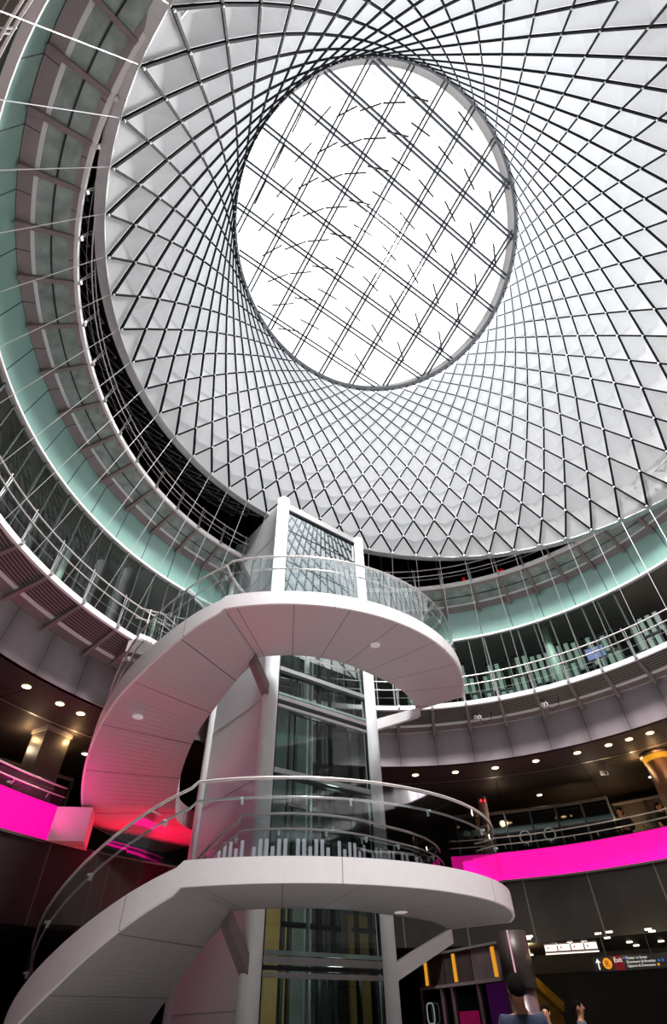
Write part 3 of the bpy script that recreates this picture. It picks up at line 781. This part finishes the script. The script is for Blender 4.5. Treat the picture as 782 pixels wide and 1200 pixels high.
def ring_sign(p, r, label, nrm, sq=False):
    nrm = Vector(nrm).normalized(); x = nrm.cross(Vector((0, 0, 1))).normalized(); pts = []
    for k in range(28):
        a = 2*PI*k/28; c, s = math.cos(a), math.sin(a)
        if sq: q = (abs(c)**4+abs(s)**4)**-.25; c *= q*.8; s *= q
        pts.append(Vector(p)+x*(r*c)+Vector((0, 0, r*s)))
    o = MB().tube(pts, r*.09, 6, closed=True).build('ring_emblem', emat('emblem_grey', (120, 128, 128), .8), None, True)
    tag(o, label, 'sign', 'grey ring emblems')
for a, l in ((72.4, 'left one of two grey ring emblems on the black shopfront above the pink screen'), (69.0, 'right one of two grey ring emblems on the black shopfront above the pink screen')):
    t = rad(a); ring_sign(cp(12.8, t, 5.78), .17, l, (math.cos(t), math.sin(t), 0))

# ------------------------------------------------------------------ upper gallery contents
def reflected_window(a, r, w, h, z, label, cols=3, rows=3, m='reflpane'):  # framed glowing panes that paint window reflections seen in the shopfront glass
    t = rad(a); c = cp(r, t, z); d = Vector((-math.sin(t), math.cos(t), 0)); n_ = Vector((math.cos(t), math.sin(t), 0))
    o = empty('window_reflection', c, label, 'reflected_window', 'pale panels painting window reflections behind the upper shopfront')
    f = MB()
    for i in range(cols+1):
        q = c+d*(w*(i/cols-.5)); f.beam(q, q+Vector((0, 0, h)), .05, .05, n_)
    for j in range(rows+1):
        q = c+Vector((0, 0, h*j/rows)); f.beam(q-d*w/2, q+d*w/2, .05, .05)
    f.build('frame', 'darkframe', o)
    for i in range(cols):
        for j in range(rows):
            if random.random() < .35: continue
            x0 = w*(i/cols-.5)+.05; x1 = w*((i+1)/cols-.5)-.05; z0 = h*j/rows+.04; z1 = h*(j+1)/rows-.04
            b0 = c+n_*.03
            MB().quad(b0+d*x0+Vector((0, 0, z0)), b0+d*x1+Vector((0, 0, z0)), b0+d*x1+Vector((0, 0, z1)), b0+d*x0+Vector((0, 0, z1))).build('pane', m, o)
zb = ZZ['B']
for i in range(12):
    a = 86-i*4.1
    reflected_window(a, 9.75+random.random()*.7, .72, 1.75+random.random()*.5, zb, '%s pale panel painting reflected windows, counted from the left behind the right upper shopfront' % (ordn+['eleventh', 'twelfth'])[i], 3, 2+i % 2)
def bandcol(a, r, label):
    t = rad(a); p = cp(r, t, 0)
    o = MB().cyl(p, .14, zb, ZZ['T']+.02, 20).build('column', 'palecol', None, True); tag(o, label, 'column', 'pale columns behind the upper shopfronts')
bandcol(58.6, 9.75, 'pale green column behind the right upper shopfront')
bandcol(161.5, 9.75, 'pale green column behind the left upper shopfront')
def slab(name, p, a, w, h, m, label, cat, frame='darkframe'):
    t = rad(a); d = Vector((-math.sin(t), math.cos(t), 0)); n_ = Vector((math.cos(t), math.sin(t), 0)); c = Vector(p)
    o = empty(name, c, label, cat)
    MB().box(c, w/2, .03, h/2, (d, n_, Vector((0, 0, 1)))).build('casing', frame, o)
    MB().box(c-n_*.035, w/2-.03, .01, h/2-.03, (d, n_, Vector((0, 0, 1)))).build('screen', m, o)
    MB().beam(c-Vector((0, 0, h/2)), Vector((c.x, c.y, zb)), .05, .05, n_).build('stand', 'darkframe', o)
slab('monitor', cp(9.45, rad(50.8), zb+1.15), 50.8, .6, .42, 'monitor', 'lilac lit monitor behind the right upper shopfront', 'monitor')
slab('display_stand', cp(9.7, rad(156.5), zb+.7), 156.5, .9, .5, emat('dim_teal', (40, 84, 92), .5), 'low dim teal display behind the left upper shopfront', 'display')
slab('banner', cp(9.6, rad(166), zb+.62), 166, .34, .4, 'redpaint', 'small red banner behind the left upper shopfront', 'banner')
# red notices behind the upper railing
for a, l in ((71.6, 'tiny red notice on the dark glass of the top gallery, above the stair landing'), (63, 'red panel on the top gallery glass by the net edge')):
    t = rad(a); c = cp(9.35, t, ZZ['C']+1.1 if a > 70 else ZZ['C']+1.0)
    o = MB().box(c, .05 if a > 70 else .14, .02, .14, (Vector((-math.sin(t), math.cos(t), 0)), Vector((math.cos(t), math.sin(t), 0)), Vector((0, 0, 1)))).build('notice', 'redpaint'); tag(o, l, 'notice')

# pale diagonal tubes that paint reflections of the net in the dark gap
br = empty('net_reflection', (CX, CY, ZZ['C']), 'pale diagonal tubes painting net reflections in the dark gap between the upper walkway and the net', 'reflection_lines')
brm = mat('reflection_tube', (150, 156, 158), .45, .1)
for i in range(24):
    mb = MB()
    def bp(j, t):
        q = inner[(j) % 112].lerp(outer[(j) % 112], t); q.z -= .05+.12*t; return q
    j0 = 32+i*2
    for t0, t1 in ((.05, .22), (.22, .42), (.42, .66)):
        mb.tube([bp(j0, t0), bp(j0+1, t1), bp(j0+2, t0)], .02, 4); mb.tube([bp(j0, t1), bp(j0+1, t0), bp(j0+2, t1)], .02, 4)
        mb.tube([bp(j0, t1), bp(j0+2, t1)], .024, 4)
    mb.build('reflection_bay', brm, br)

# ------------------------------------------------------------------ security cameras
def seccam(p, a, label, loop=True):
    t = rad(a); o = empty('security_camera', p, label, 'camera', 'security cameras under the walkway'); p = Vector(p)
    n_ = Vector((math.cos(t), math.sin(t), 0)); d = Vector((-math.sin(t), math.cos(t), 0))
    MB().beam(p, p-n_*.16-Vector((0, 0, .06)), .11, .10).build('housing', 'whitepaint', o)
    MB().disc(p-n_*.16-Vector((0, 0, .06)), -n_, .03, .02, 12).build('lens', 'black', o)
    MB().tube([p, p+Vector((0, 0, .14))], .018, 6).build('bracket', 'steel', o)
    MB().box(p+d*.12+Vector((0, 0, .02)), .045, .03, .06).build('junction_box', 'whitepaint', o)
    if loop: MB().tube([p+d*.05+Vector((0, 0, 0)), p-d*.12-Vector((0, 0, .2)), p-d*.32-Vector((0, 0, .12)), p-d*.38+Vector((0, 0, .12))], .012, 5).build('cable', 'black', o, True)
seccam(mixp('B', 'Bt', .45, rad(75.2), -.12), 75.2, 'white camera with looped black cable under the walkway, nearest the stair landing')
seccam(mixp('B', 'Bt', .45, rad(62.0), -.12), 62.0, 'white camera with looped black cable under the walkway, further right')
seccam((8.19, 17.0, ZZ['Bb']-.14), 60, 'small white camera hanging from the dark soffit at right', False)

# ------------------------------------------------------------------ street level: shopfront, column, sign, escalator
sf = empty('shopfront', (2.6, 18.6, 0), 'dark street level shopfront with amber strips beside the foot of the tower', 'shopfront')
A = Vector((1.2, 21.3, 0)); B = Vector((3.78, 16.5, 0)); dv = (B-A).normalized(); nv = Vector((dv.y, -dv.x, 0))
A = B-dv*3.6
def wq(a, b, z0, z1, m, nm, off=0.0):
    p, q = A.lerp(B, a)+nv*off, A.lerp(B, b)+nv*off
    return MB().quad(p+Vector((0, 0, z0)), q+Vector((0, 0, z0)), q+Vector((0, 0, z1)), p+Vector((0, 0, z1))).build(nm, m, sf)
wq(0, 1, 0, 2.22, 'darkglass', 'glazing')
for i in range(3): wq(i/3+.004, (i+1)/3-.004, 2.28, 2.88, mat('store_bronze_%d' % i, (84, 74, 70) if i < 2 else (128, 108, 112), .35, .4, .25, 3), 'fascia_panel', .02)
for a in (.08, .45, .9): wq(a, a+.04, 2.3, 2.86, 'amber', 'amber_strip', .04)
for a in (0, .27, .4, .70, 1.0):
    p = A.lerp(B, a)+nv*.03; MB().beam(p, p+Vector((0, 0, 2.25)), .05, .06, nv).build('mullion', mat('pinkish_metal', (130, 96, 104), .35, .6) if a == 0 else bpy.data.materials['pinkish_metal'], sf)
p0, p1 = A+nv*.03, B+nv*.03
MB().beam(p0+Vector((0, 0, 2.25)), p1+Vector((0, 0, 2.25)), .06, .06).build('head_rail', 'bracket', sf)
MB().beam(p0+Vector((0, 0, 2.92)), p1+Vector((0, 0, 2.92)), .06, .05).build('head_rail', 'steel', sf)
wq(.78, .99, .1, 2.2, 'purple', 'purple_display', .01); wq(.44, .66, .2, 1.75, 'crimson', 'crimson_display', .01)
ring_sign(A.lerp(B, .12)+nv*.08+Vector((0, 0, 1.75)), .2, 'grey rounded emblem on the black street level shopfront', nv, True)
stc = empty('street_column', (3.95, 15.95, 0), 'dark clad street level column with a slim painted highlight, left of the exit sign', 'column')
MB().cyl((3.95, 15.95), .36, 2.05, SC, 28).build('upper_casing', mat('casing_bronze', (70, 60, 56), .4, .3, .15, 3), stc, True)
MB().cyl((3.95, 15.95), .30, 0, 2.05, 28).build('shaft', mat('casing_pinkish', (110, 92, 96), .35, .4, .2, 3), stc, True)
MB().beam((3.80, 15.60, 2.06), (3.80, 15.60, SC), .03, .03).build('highlight_strip', emat('painted_pink_highlight', (225, 170, 190), .8), stc)  # glowing strip that paints the slim pink highlight on the column

def text(s, size, org, xd, zd, m, name, parent, align='LEFT'):
    cu = bpy.data.curves.new(name, 'FONT'); cu.body = s; cu.size = size; cu.align_x = align; cu.extrude = .003
    o = bpy.data.objects.new(name, cu); C.objects.link(o)
    me = bpy.data.meshes.new_from_object(o.evaluated_get(bpy.context.evaluated_depsgraph_get()))
    bpy.data.objects.remove(o)
    o = bpy.data.objects.new(name, me); C.objects.link(o); me.materials.clear(); me.materials.append(M[m])
    xd = Vector(xd).normalized(); zd = Vector(zd).normalized(); yd = xd.cross(zd)
    o.matrix_basis = Matrix(((xd.x, zd.x, yd.x, org[0]), (xd.y, zd.y, yd.y, org[1]), (xd.z, zd.z, yd.z, org[2]), (0, 0, 0, 1)))
    if parent: o.parent = parent; o.matrix_parent_inverse = parent.matrix_basis.inverted()
    return o
SD = 1.18
sg0 = Vector((5.90, 16.42, 1.18+GZ-.0)); xd = Vector((1.23, -.50, 0)).normalized(); nz = Vector((xd.y, -xd.x, 0)); Zu = Vector((0, 0, 1))
sg = empty('direction_sign', sg0, 'hanging black direction sign reading Exit with an orange R roundel', 'sign')
W, H = 1.66, .26
c = sg0+xd*W/2-Zu*H/2
MB().box(c, W/2, .03, H/2, (xd, nz, Zu)).build('board', 'black', sg)
for k in (.2, .8): MB().tube([sg0+xd*W*k, Vector(((sg0+xd*W*k).x, (sg0+xd*W*k).y, SC))], .012, 6).build('hanger', 'darkframe', sg)
fr = nz*.036
def sgp(x, z): return sg0+xd*x-Zu*z+fr
ar = MB()
ar.add([sgp(.11, .03), sgp(.05, .11), sgp(.085, .11), sgp(.11, .075), sgp(.135, .11), sgp(.17, .11)], [(0, 1, 2, 3), (0, 3, 4, 5)])
ar.quad(sgp(.095, .06), sgp(.095, .23), sgp(.125, .23), sgp(.125, .06)); ar.build('arrow', 'signwhite', sg)
MB().disc(sgp(.31, .13), nz, .10, .004, 28).build('roundel', 'orange', sg)
text('R', .17, sgp(.31, .19)+nz*.008, xd, Zu, 'blackink', 'letter', sg, 'CENTER')
MB().box(sgp(.56, .13), .105, .002, .13, (xd, nz, Zu)).build('red_panel', 'signred', sg)
text('Exit', .12, sgp(.47, .115)+nz*.008, xd, Zu, 'signwhite', 'lettering', sg)
MB().disc(sgp(.705, .05), nz, .022, .004, 14).build('blue_symbol', 'signblue', sg)
for i, s_ in enumerate(('Theater to Street', 'Downtown & Brooklyn', 'Uptown & Downtown')):
    text(s_, .066, sgp(.74, .075+.07*i)+nz*.004, xd, Zu, 'signwhite', 'lettering', sg)
for x, z, m in ((1.44, .125, 'signblue'), (1.52, .125, 'signblue'), (1.40, .195, 'orange')):
    MB().disc(sgp(x, z), nz, .025, .004, 14).build('route_bullet', m, sg)
# strip of four lit boxes
lb0 = Vector((5.05, 17.2, 1.52+GZ)); xl = Vector((1.25, -.42, 0)).normalized(); nl = Vector((xl.y, -xl.x, 0))
lx = empty('light_box', lb0, 'row of four pale lit poster boxes above the direction sign', 'light box')
for k in range(4):
    c = lb0+xl*(.16+.32*k)-Zu*.09
    cs = MB().box(c, .155, .03, .085, (xl, nl, Zu)).build('casing', 'bracketdark', lx)
    MB().box(c+nl*.032, .145, .004, .06, (xl, nl, Zu)).build('lit_face', 'lightbox', cs)
    MB().disc(c+nl*.037-xl*.07, nl, .022, .003, 10).build('emblem', 'redbrown', cs)
MB().box(lb0+xl*.64-Zu*.20, .64, .03, .012, (xl, nl, Zu)).build('lower_bar', 'lightbox', lx)
# bulkhead below the boxes
mb = MB(); q = Vector((6.0, 21.9, 0)); mb.box(q+xl*3.0+Zu*2.83, 3.4, .08, .22, (xl, nl, Zu)); o = struct(mb, 'wall_bulkhead', 'concrete')
mb = MB(); mb.box(q+xl*3.0-nl*.3+Zu*1.31, 3.4, .08, 1.31, (xl, nl, Zu)); o = struct(mb, 'wall_recess', 'darker')
es = empty('escalator', (5.5, 20.1, 0), 'gold lit escalator flank sloping down beside the street column', 'escalator')
e0, e1 = Vector((4.97, 19.6, 1.13+GZ)), Vector((6.1, 20.6, .42+GZ))
dd = (e1-e0).normalized()
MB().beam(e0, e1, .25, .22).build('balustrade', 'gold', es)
MB().beam(e0+Vector((0, 0, .15)), e1+Vector((0, 0, .15)), .08, .06).build('handrail', 'black', es)
mb = MB(); w_ = Vector((0, .12, 0))
mb.loft([[e0-w_-Vector((0, 0, .18)), e1-w_-Vector((0, 0, .18)), Vector((e1.x, e1.y, 0))-w_, Vector((e0.x, e0.y, 0))-w_],
         [e0+w_-Vector((0, 0, .18)), e1+w_-Vector((0, 0, .18)), Vector((e1.x, e1.y, 0))+w_, Vector((e0.x, e0.y, 0))+w_]], True, True)
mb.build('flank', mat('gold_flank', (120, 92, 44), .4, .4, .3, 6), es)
# street-level slot lights
SL = [(4.63, 16.8), (4.7, 17.26), (5.82, 18.79), (6.16, 18.49), (6.52, 18.39), (6.31, 16.65), (6.87, 17.58), (7.89, 18.71), (8.44, 19.62), (7.35, 16.12), (8.78, 18.73), (5.8, 21.41), (6.37, 22.33), (7.03, 23.94), (6.5, 16.4), (7.6, 16.5)]
for i, (x, y) in enumerate(SL):
    p = Vector((x, y, SC-.01))
    o = MB().box(p, .075, .05, .012, (xd, nz, Zu)).build('slot_light', 'cool')
    tag(o, '%s slot light from the left in the street level ceiling round the sign' % (ordn+['eleventh', 'twelfth', 'thirteenth', 'fourteenth', 'fifteenth', 'sixteenth'])[sorted(range(len(SL)), key=lambda j: SL[j][0]/SL[j][1]).index(i)], 'light', 'slot lights in the street level ceiling')

# ------------------------------------------------------------------ people
def skinmesh(name, verts, edges, radii, root, m, parent, sub=2):
    me = bpy.data.meshes.new(name); me.from_pydata(verts, edges, []); o = bpy.data.objects.new(name, me); C.objects.link(o)
    md = o.modifiers.new('s', 'SKIN'); md.use_smooth_shade = True
    for i, r in enumerate(radii): 
        sv = me.skin_vertices[0].data[i]; sv.radius = r if isinstance(r, tuple) else (r, r); sv.use_root = (i == root)
    sb = o.modifiers.new('d', 'SUBSURF'); sb.levels = sub; sb.render_levels = sub
    bpy.context.view_layer.update()
    me2 = bpy.data.meshes.new_from_object(o.evaluated_get(bpy.context.evaluated_depsgraph_get()))
    bpy.data.objects.remove(o)
    o = bpy.data.objects.new(name, me2); C.objects.link(o); me2.materials.clear(); me2.materials.append(M[m])
    for p in me2.polygons: p.use_smooth = True
    if parent: o.parent = parent
    return o
def person(loc, rz, h, label, shirt, skin='skin', reach=False, fingers=False):
    o = empty('person', loc, label, 'person', None, rz); k = h/1.75
    V = []; Ed = []; Rd = []
    def v(x, y, z, r, p=None):
        V.append((x*k, y*k, z*k)); Rd.append(tuple(q*k for q in r) if isinstance(r, tuple) else r*k)
        if p is not None: Ed.append((p, len(V)-1))
        return len(V)-1
    pel = v(0, 0, .95, (.15, .11)); ab = v(0, .01, 1.10, (.135, .10), pel); ch = v(0, .0, 1.30, (.165, .115), ab)
    nb_ = v(0, .01, 1.46, (.075, .07), ch); nk = v(0, -.01, 1.53, .056, nb_)
    h1 = v(0, -.02, 1.60, (.068, .078), nk); h2 = v(0, -.015, 1.67, (.078, .094), h1); h3 = v(0, -.005, 1.735, (.055, .065), h2)
    for s in (-1, 1):
        hp = v(s*.09, 0, .90, .095, pel); kn = v(s*.10, -.02, .50, .062, hp); an = v(s*.10, .02, .09, .042, kn); v(s*.11, -.13, .04, (.045, .035), an)
        sh = v(s*.17, .01, 1.41, .066, ch); el = v(s*.24, .03, 1.14, .046, sh)
        wr = v(s*.25, -.10, .93, .032, el) if not reach else v(s*.16, -.24, 1.12, .032, el)
        x, y, z = V[wr][0]/k, V[wr][1]/k, V[wr][2]/k
        dn = (0, -.02, -.075) if not reach else (-s*.01, -.075, .0)
        pm = v(x+dn[0], y+dn[1], z+dn[2], (.034, .018), wr)
        for j in range(4):
            oy = (j-1.5)*.019; ln = (.07, .08, .076, .06)[j]
            if not reach: a = v(x+dn[0], y+dn[1]+oy, z+dn[2]-.035, .009, pm); v(x+dn[0]-s*.02, y+dn[1]+oy, z+dn[2]-.03-ln, .008, a)
            else: a = v(x+dn[0]+oy, y+dn[1]-.035, z, .009, pm); v(x+dn[0]+oy, y+dn[1]-.03-ln, z-.03, .008, a)
        if not reach: v(x-s*.01, y+dn[1]-.05, z-.075, .010, pm)
        else: v(x-s*.05, y-.07, z+.01, .010, pm)
    skinmesh('body', V, Ed, Rd, pel, skin, o)
    # face: nose, ears, eyes, mouth
    f = MB()
    f.add([(0, -.125*k, 1.635*k), (.016*k, -.092*k, 1.625*k), (-.016*k, -.092*k, 1.625*k), (0, -.098*k, 1.685*k)], [(0, 1, 3), (0, 3, 2), (0, 2, 1)])
    f.build('nose', skin, o, local=True)
    for s in (-1, 1):
        MB().disc((s*.07*k, -.005*k, 1.65*k), (s, 0, 0), .028*k, .016*k, 10).build('ear', skin, o, local=True)
        MB().disc((s*.03*k, -.094*k, 1.672*k), (0, -1, 0), .011*k, .008*k, 10).build('eye', 'black', o, local=True)
    MB().box((0, -.09*k, 1.598*k), .024*k, .008*k, .005*k).build('mouth', 'redbrown', o, local=True)
    # hair cap
    mb = MB(); rows = []
    for i in range(7):
        e = (i/6)*PI*.60; rows.append([(.088*k*math.sin(e)*math.cos(2*PI*j/20), (.012+.107*math.sin(e)*math.sin(2*PI*j/20)+(.012*i/6))*k, (1.672+.103*math.cos(e)-(.055*max(0, math.sin(2*PI*j/20))*i/6))*k) for j in range(20)])
    mb.loft(rows, True); mb.build('hair', 'hair', o, True, local=True)
    # shirt and trousers
    V = []; Ed = []; Rd = []
    pel = v(0, 0, .93, (.175, .135)); ab = v(0, .01, 1.10, (.165, .125), pel); ch = v(0, 0, 1.30, (.19, .135), ab); v(0, .005, 1.455, (.085, .08), ch)
    for s in (-1, 1):
        sh = v(s*.18, .01, 1.405, .085, ch); el = v(s*.243, .03, 1.17, .068, sh)
        if reach: v(s*.18, -.19, 1.125, .05, el)
    skinmesh('shirt', V, Ed, Rd, pel, shirt, o)
    V = []; Ed = []; Rd = []
    pel = v(0, 0, .95, (.165, .125))
    for s in (-1, 1):
        hp = v(s*.09, 0, .88, .108, pel); kn = v(s*.10, -.02, .50, .08, hp); v(s*.10, .02, .10, .068, kn)
    skinmesh('trousers', V, Ed, Rd, pel, 'trouser', o)
    for s in (-1, 1): MB().box((s*.105*k, -.05*k, .035*k), .048*k, .13*k, .04*k).build('shoe', 'black', o, local=True)
    return o
person((1.75, 7.29, 0), PI*.97, 1.80, 'person in a blue shirt seen from behind at the bottom edge', 'blueshirt')
person((3.75, 13.7, 0), -.35, 1.70, 'person in dark clothes facing us, right of the person in blue', 'blackcloth', 'skin2')
person((4.55, 14.2, 0), 1.2, 1.78, 'dark clothed person turned sideways, furthest right at the bottom', 'greycloth')
person((8.7, 18.15, 4.45), -.9, 1.76, 'person in black leaning hands on the balcony above the right pink screen', 'blackcloth', 'skin2', True)
person((9.6, 17.5, 4.45), .6, 1.70, 'person in dark blue at the right edge above the pink screen', 'trouser', 'skin2')

# ------------------------------------------------------------------ light
w = bpy.data.worlds.new('sky'); bpy.context.scene.world = w; w.use_nodes = True; nt = w.node_tree
bg = nt.nodes['Background']; tc = nt.nodes.new('ShaderNodeTexCoord'); sx = nt.nodes.new('ShaderNodeSeparateXYZ'); nt.links.new(tc.outputs['Generated'], sx.inputs[0])
mr = nt.nodes.new('ShaderNodeMapRange'); mr.inputs[1].default_value = -.2; mr.inputs[2].default_value = .9
nt.links.new(sx.outputs[2], mr.inputs[0])
cr = nt.nodes.new('ShaderNodeValToRGB'); cr.color_ramp.elements[0].color = (.62, .66, .72, 1); cr.color_ramp.elements[1].color = (1, 1, 1, 1)
nt.links.new(mr.outputs[0], cr.inputs[0]); nt.links.new(cr.outputs[0], bg.inputs[0]); bg.inputs[1].default_value = 2.6
def lamp(kind, name, loc, energy, col, size=.3, target=None):
    l = bpy.data.lights.new(name, kind); l.energy = energy; l.color = col
    if kind == 'AREA': l.size = size
    elif kind in ('POINT', 'SPOT'): l.shadow_soft_size = size
    o = bpy.data.objects.new(name, l); C.objects.link(o); o.location = loc
    if target is not None: o.rotation_euler = (Vector(target)-Vector(loc)).to_track_quat('-Z', 'Y').to_euler()
    return o
sl = lamp('SPOT', 'skylight_fill_spot', OCC+Vector((0, 0, .3)), 60000, (1, .985, .97), 2.5, (CX, CY+1, 0)); sl.data.spot_size = rad(92); sl.data.spot_blend = .35  # spot added at the skylight to brighten the hall below
for z, e_ in ((2.2, 6), (5.2, 14), (7.6, 18)): lamp('POINT', 'shaft_fill', tp(2.4, .8, z), e_, (.92, 1, .97), .15)  # points added inside the shaft to brighten it behind the glass
wc = (1, .62, .28)
for k in range(3): 
    t = rad(150+k*90); lamp('POINT', 'uplight', (9.36+.62*math.cos(t), 15.9+.62*math.sin(t), ZZ['Bb']-.18), 9, wc, .04)
for dx, dy in ((-.1, .65), (.5, .1), (-.55, -.3)): lamp('POINT', 'uplight', (-7.42+dx, 13.2+dy, ZZ['Bb']-.18), 9, wc, .04)
for a in (45, 60, 75, 150, 165): t = rad(a); p = cp(11.6, t, 6.6); lamp('POINT', 'gallery_fill', p, 7, (1, .78, .55), .1)  # warm fill points added to lift the lower gallery
for x, y in ((4.9, 16.6), (6.4, 15.8), (7.6, 14.6)): lamp('POINT', 'street_lamp', (x, y, 2.8), 7, (1, .75, .45), .1)
for p_, e_ in (((5.2, 19.2, 2.7), 16), ((6.2, 15.6, 2.9), 8), ((7.4, 15.4, 2.9), 8), ((9.0, 18.6, 6.1), 16), ((8.0, 19.4, 6.1), 9)): lamp('POINT', 'warm_lamp', p_, e_, (1, .72, .36), .08)  # warm points added to brighten the escalator, street ceiling and gallery back
lamp('AREA', 'pink_screen_glow', rp('Lt', rad(152), -.12, -.3), 24, (1, .02, .33), 1.2, (-5.5, 11.8, 6.6))
lamp('AREA', 'red_glow', (-4.7, 14.6, 3.3), 95, (1, .006, .06), .9, (-4.6, 14.5, 5.2))  # area lamp added under the low end of the flight to redden its soffit

# ------------------------------------------------------------------ camera
cd = bpy.data.cameras.new('camera'); cam = bpy.data.objects.new('camera', cd); C.objects.link(cam)
cd.sensor_fit = 'HORIZONTAL'; cd.sensor_width = 36; cd.lens = 600/782*36; cd.clip_end = 200; cd.clip_start = .05
cam.matrix_world = Matrix(((r2.x, u2.x, -fw.x, CAM.x), (r2.y, u2.y, -fw.y, CAM.y), (r2.z, u2.z, -fw.z, CAM.z), (0, 0, 0, 1)))
sc = bpy.context.scene; sc.camera = cam
sc.view_settings.view_transform = 'Standard'; sc.view_settings.look = 'None'; sc.view_settings.exposure = .12
sc.cycles.max_bounces = 10; sc.cycles.diffuse_bounces = 5; sc.cycles.transparent_max_bounces = 24; sc.cycles.glossy_bounces = 4
sc.cycles.sample_clamp_indirect = 4
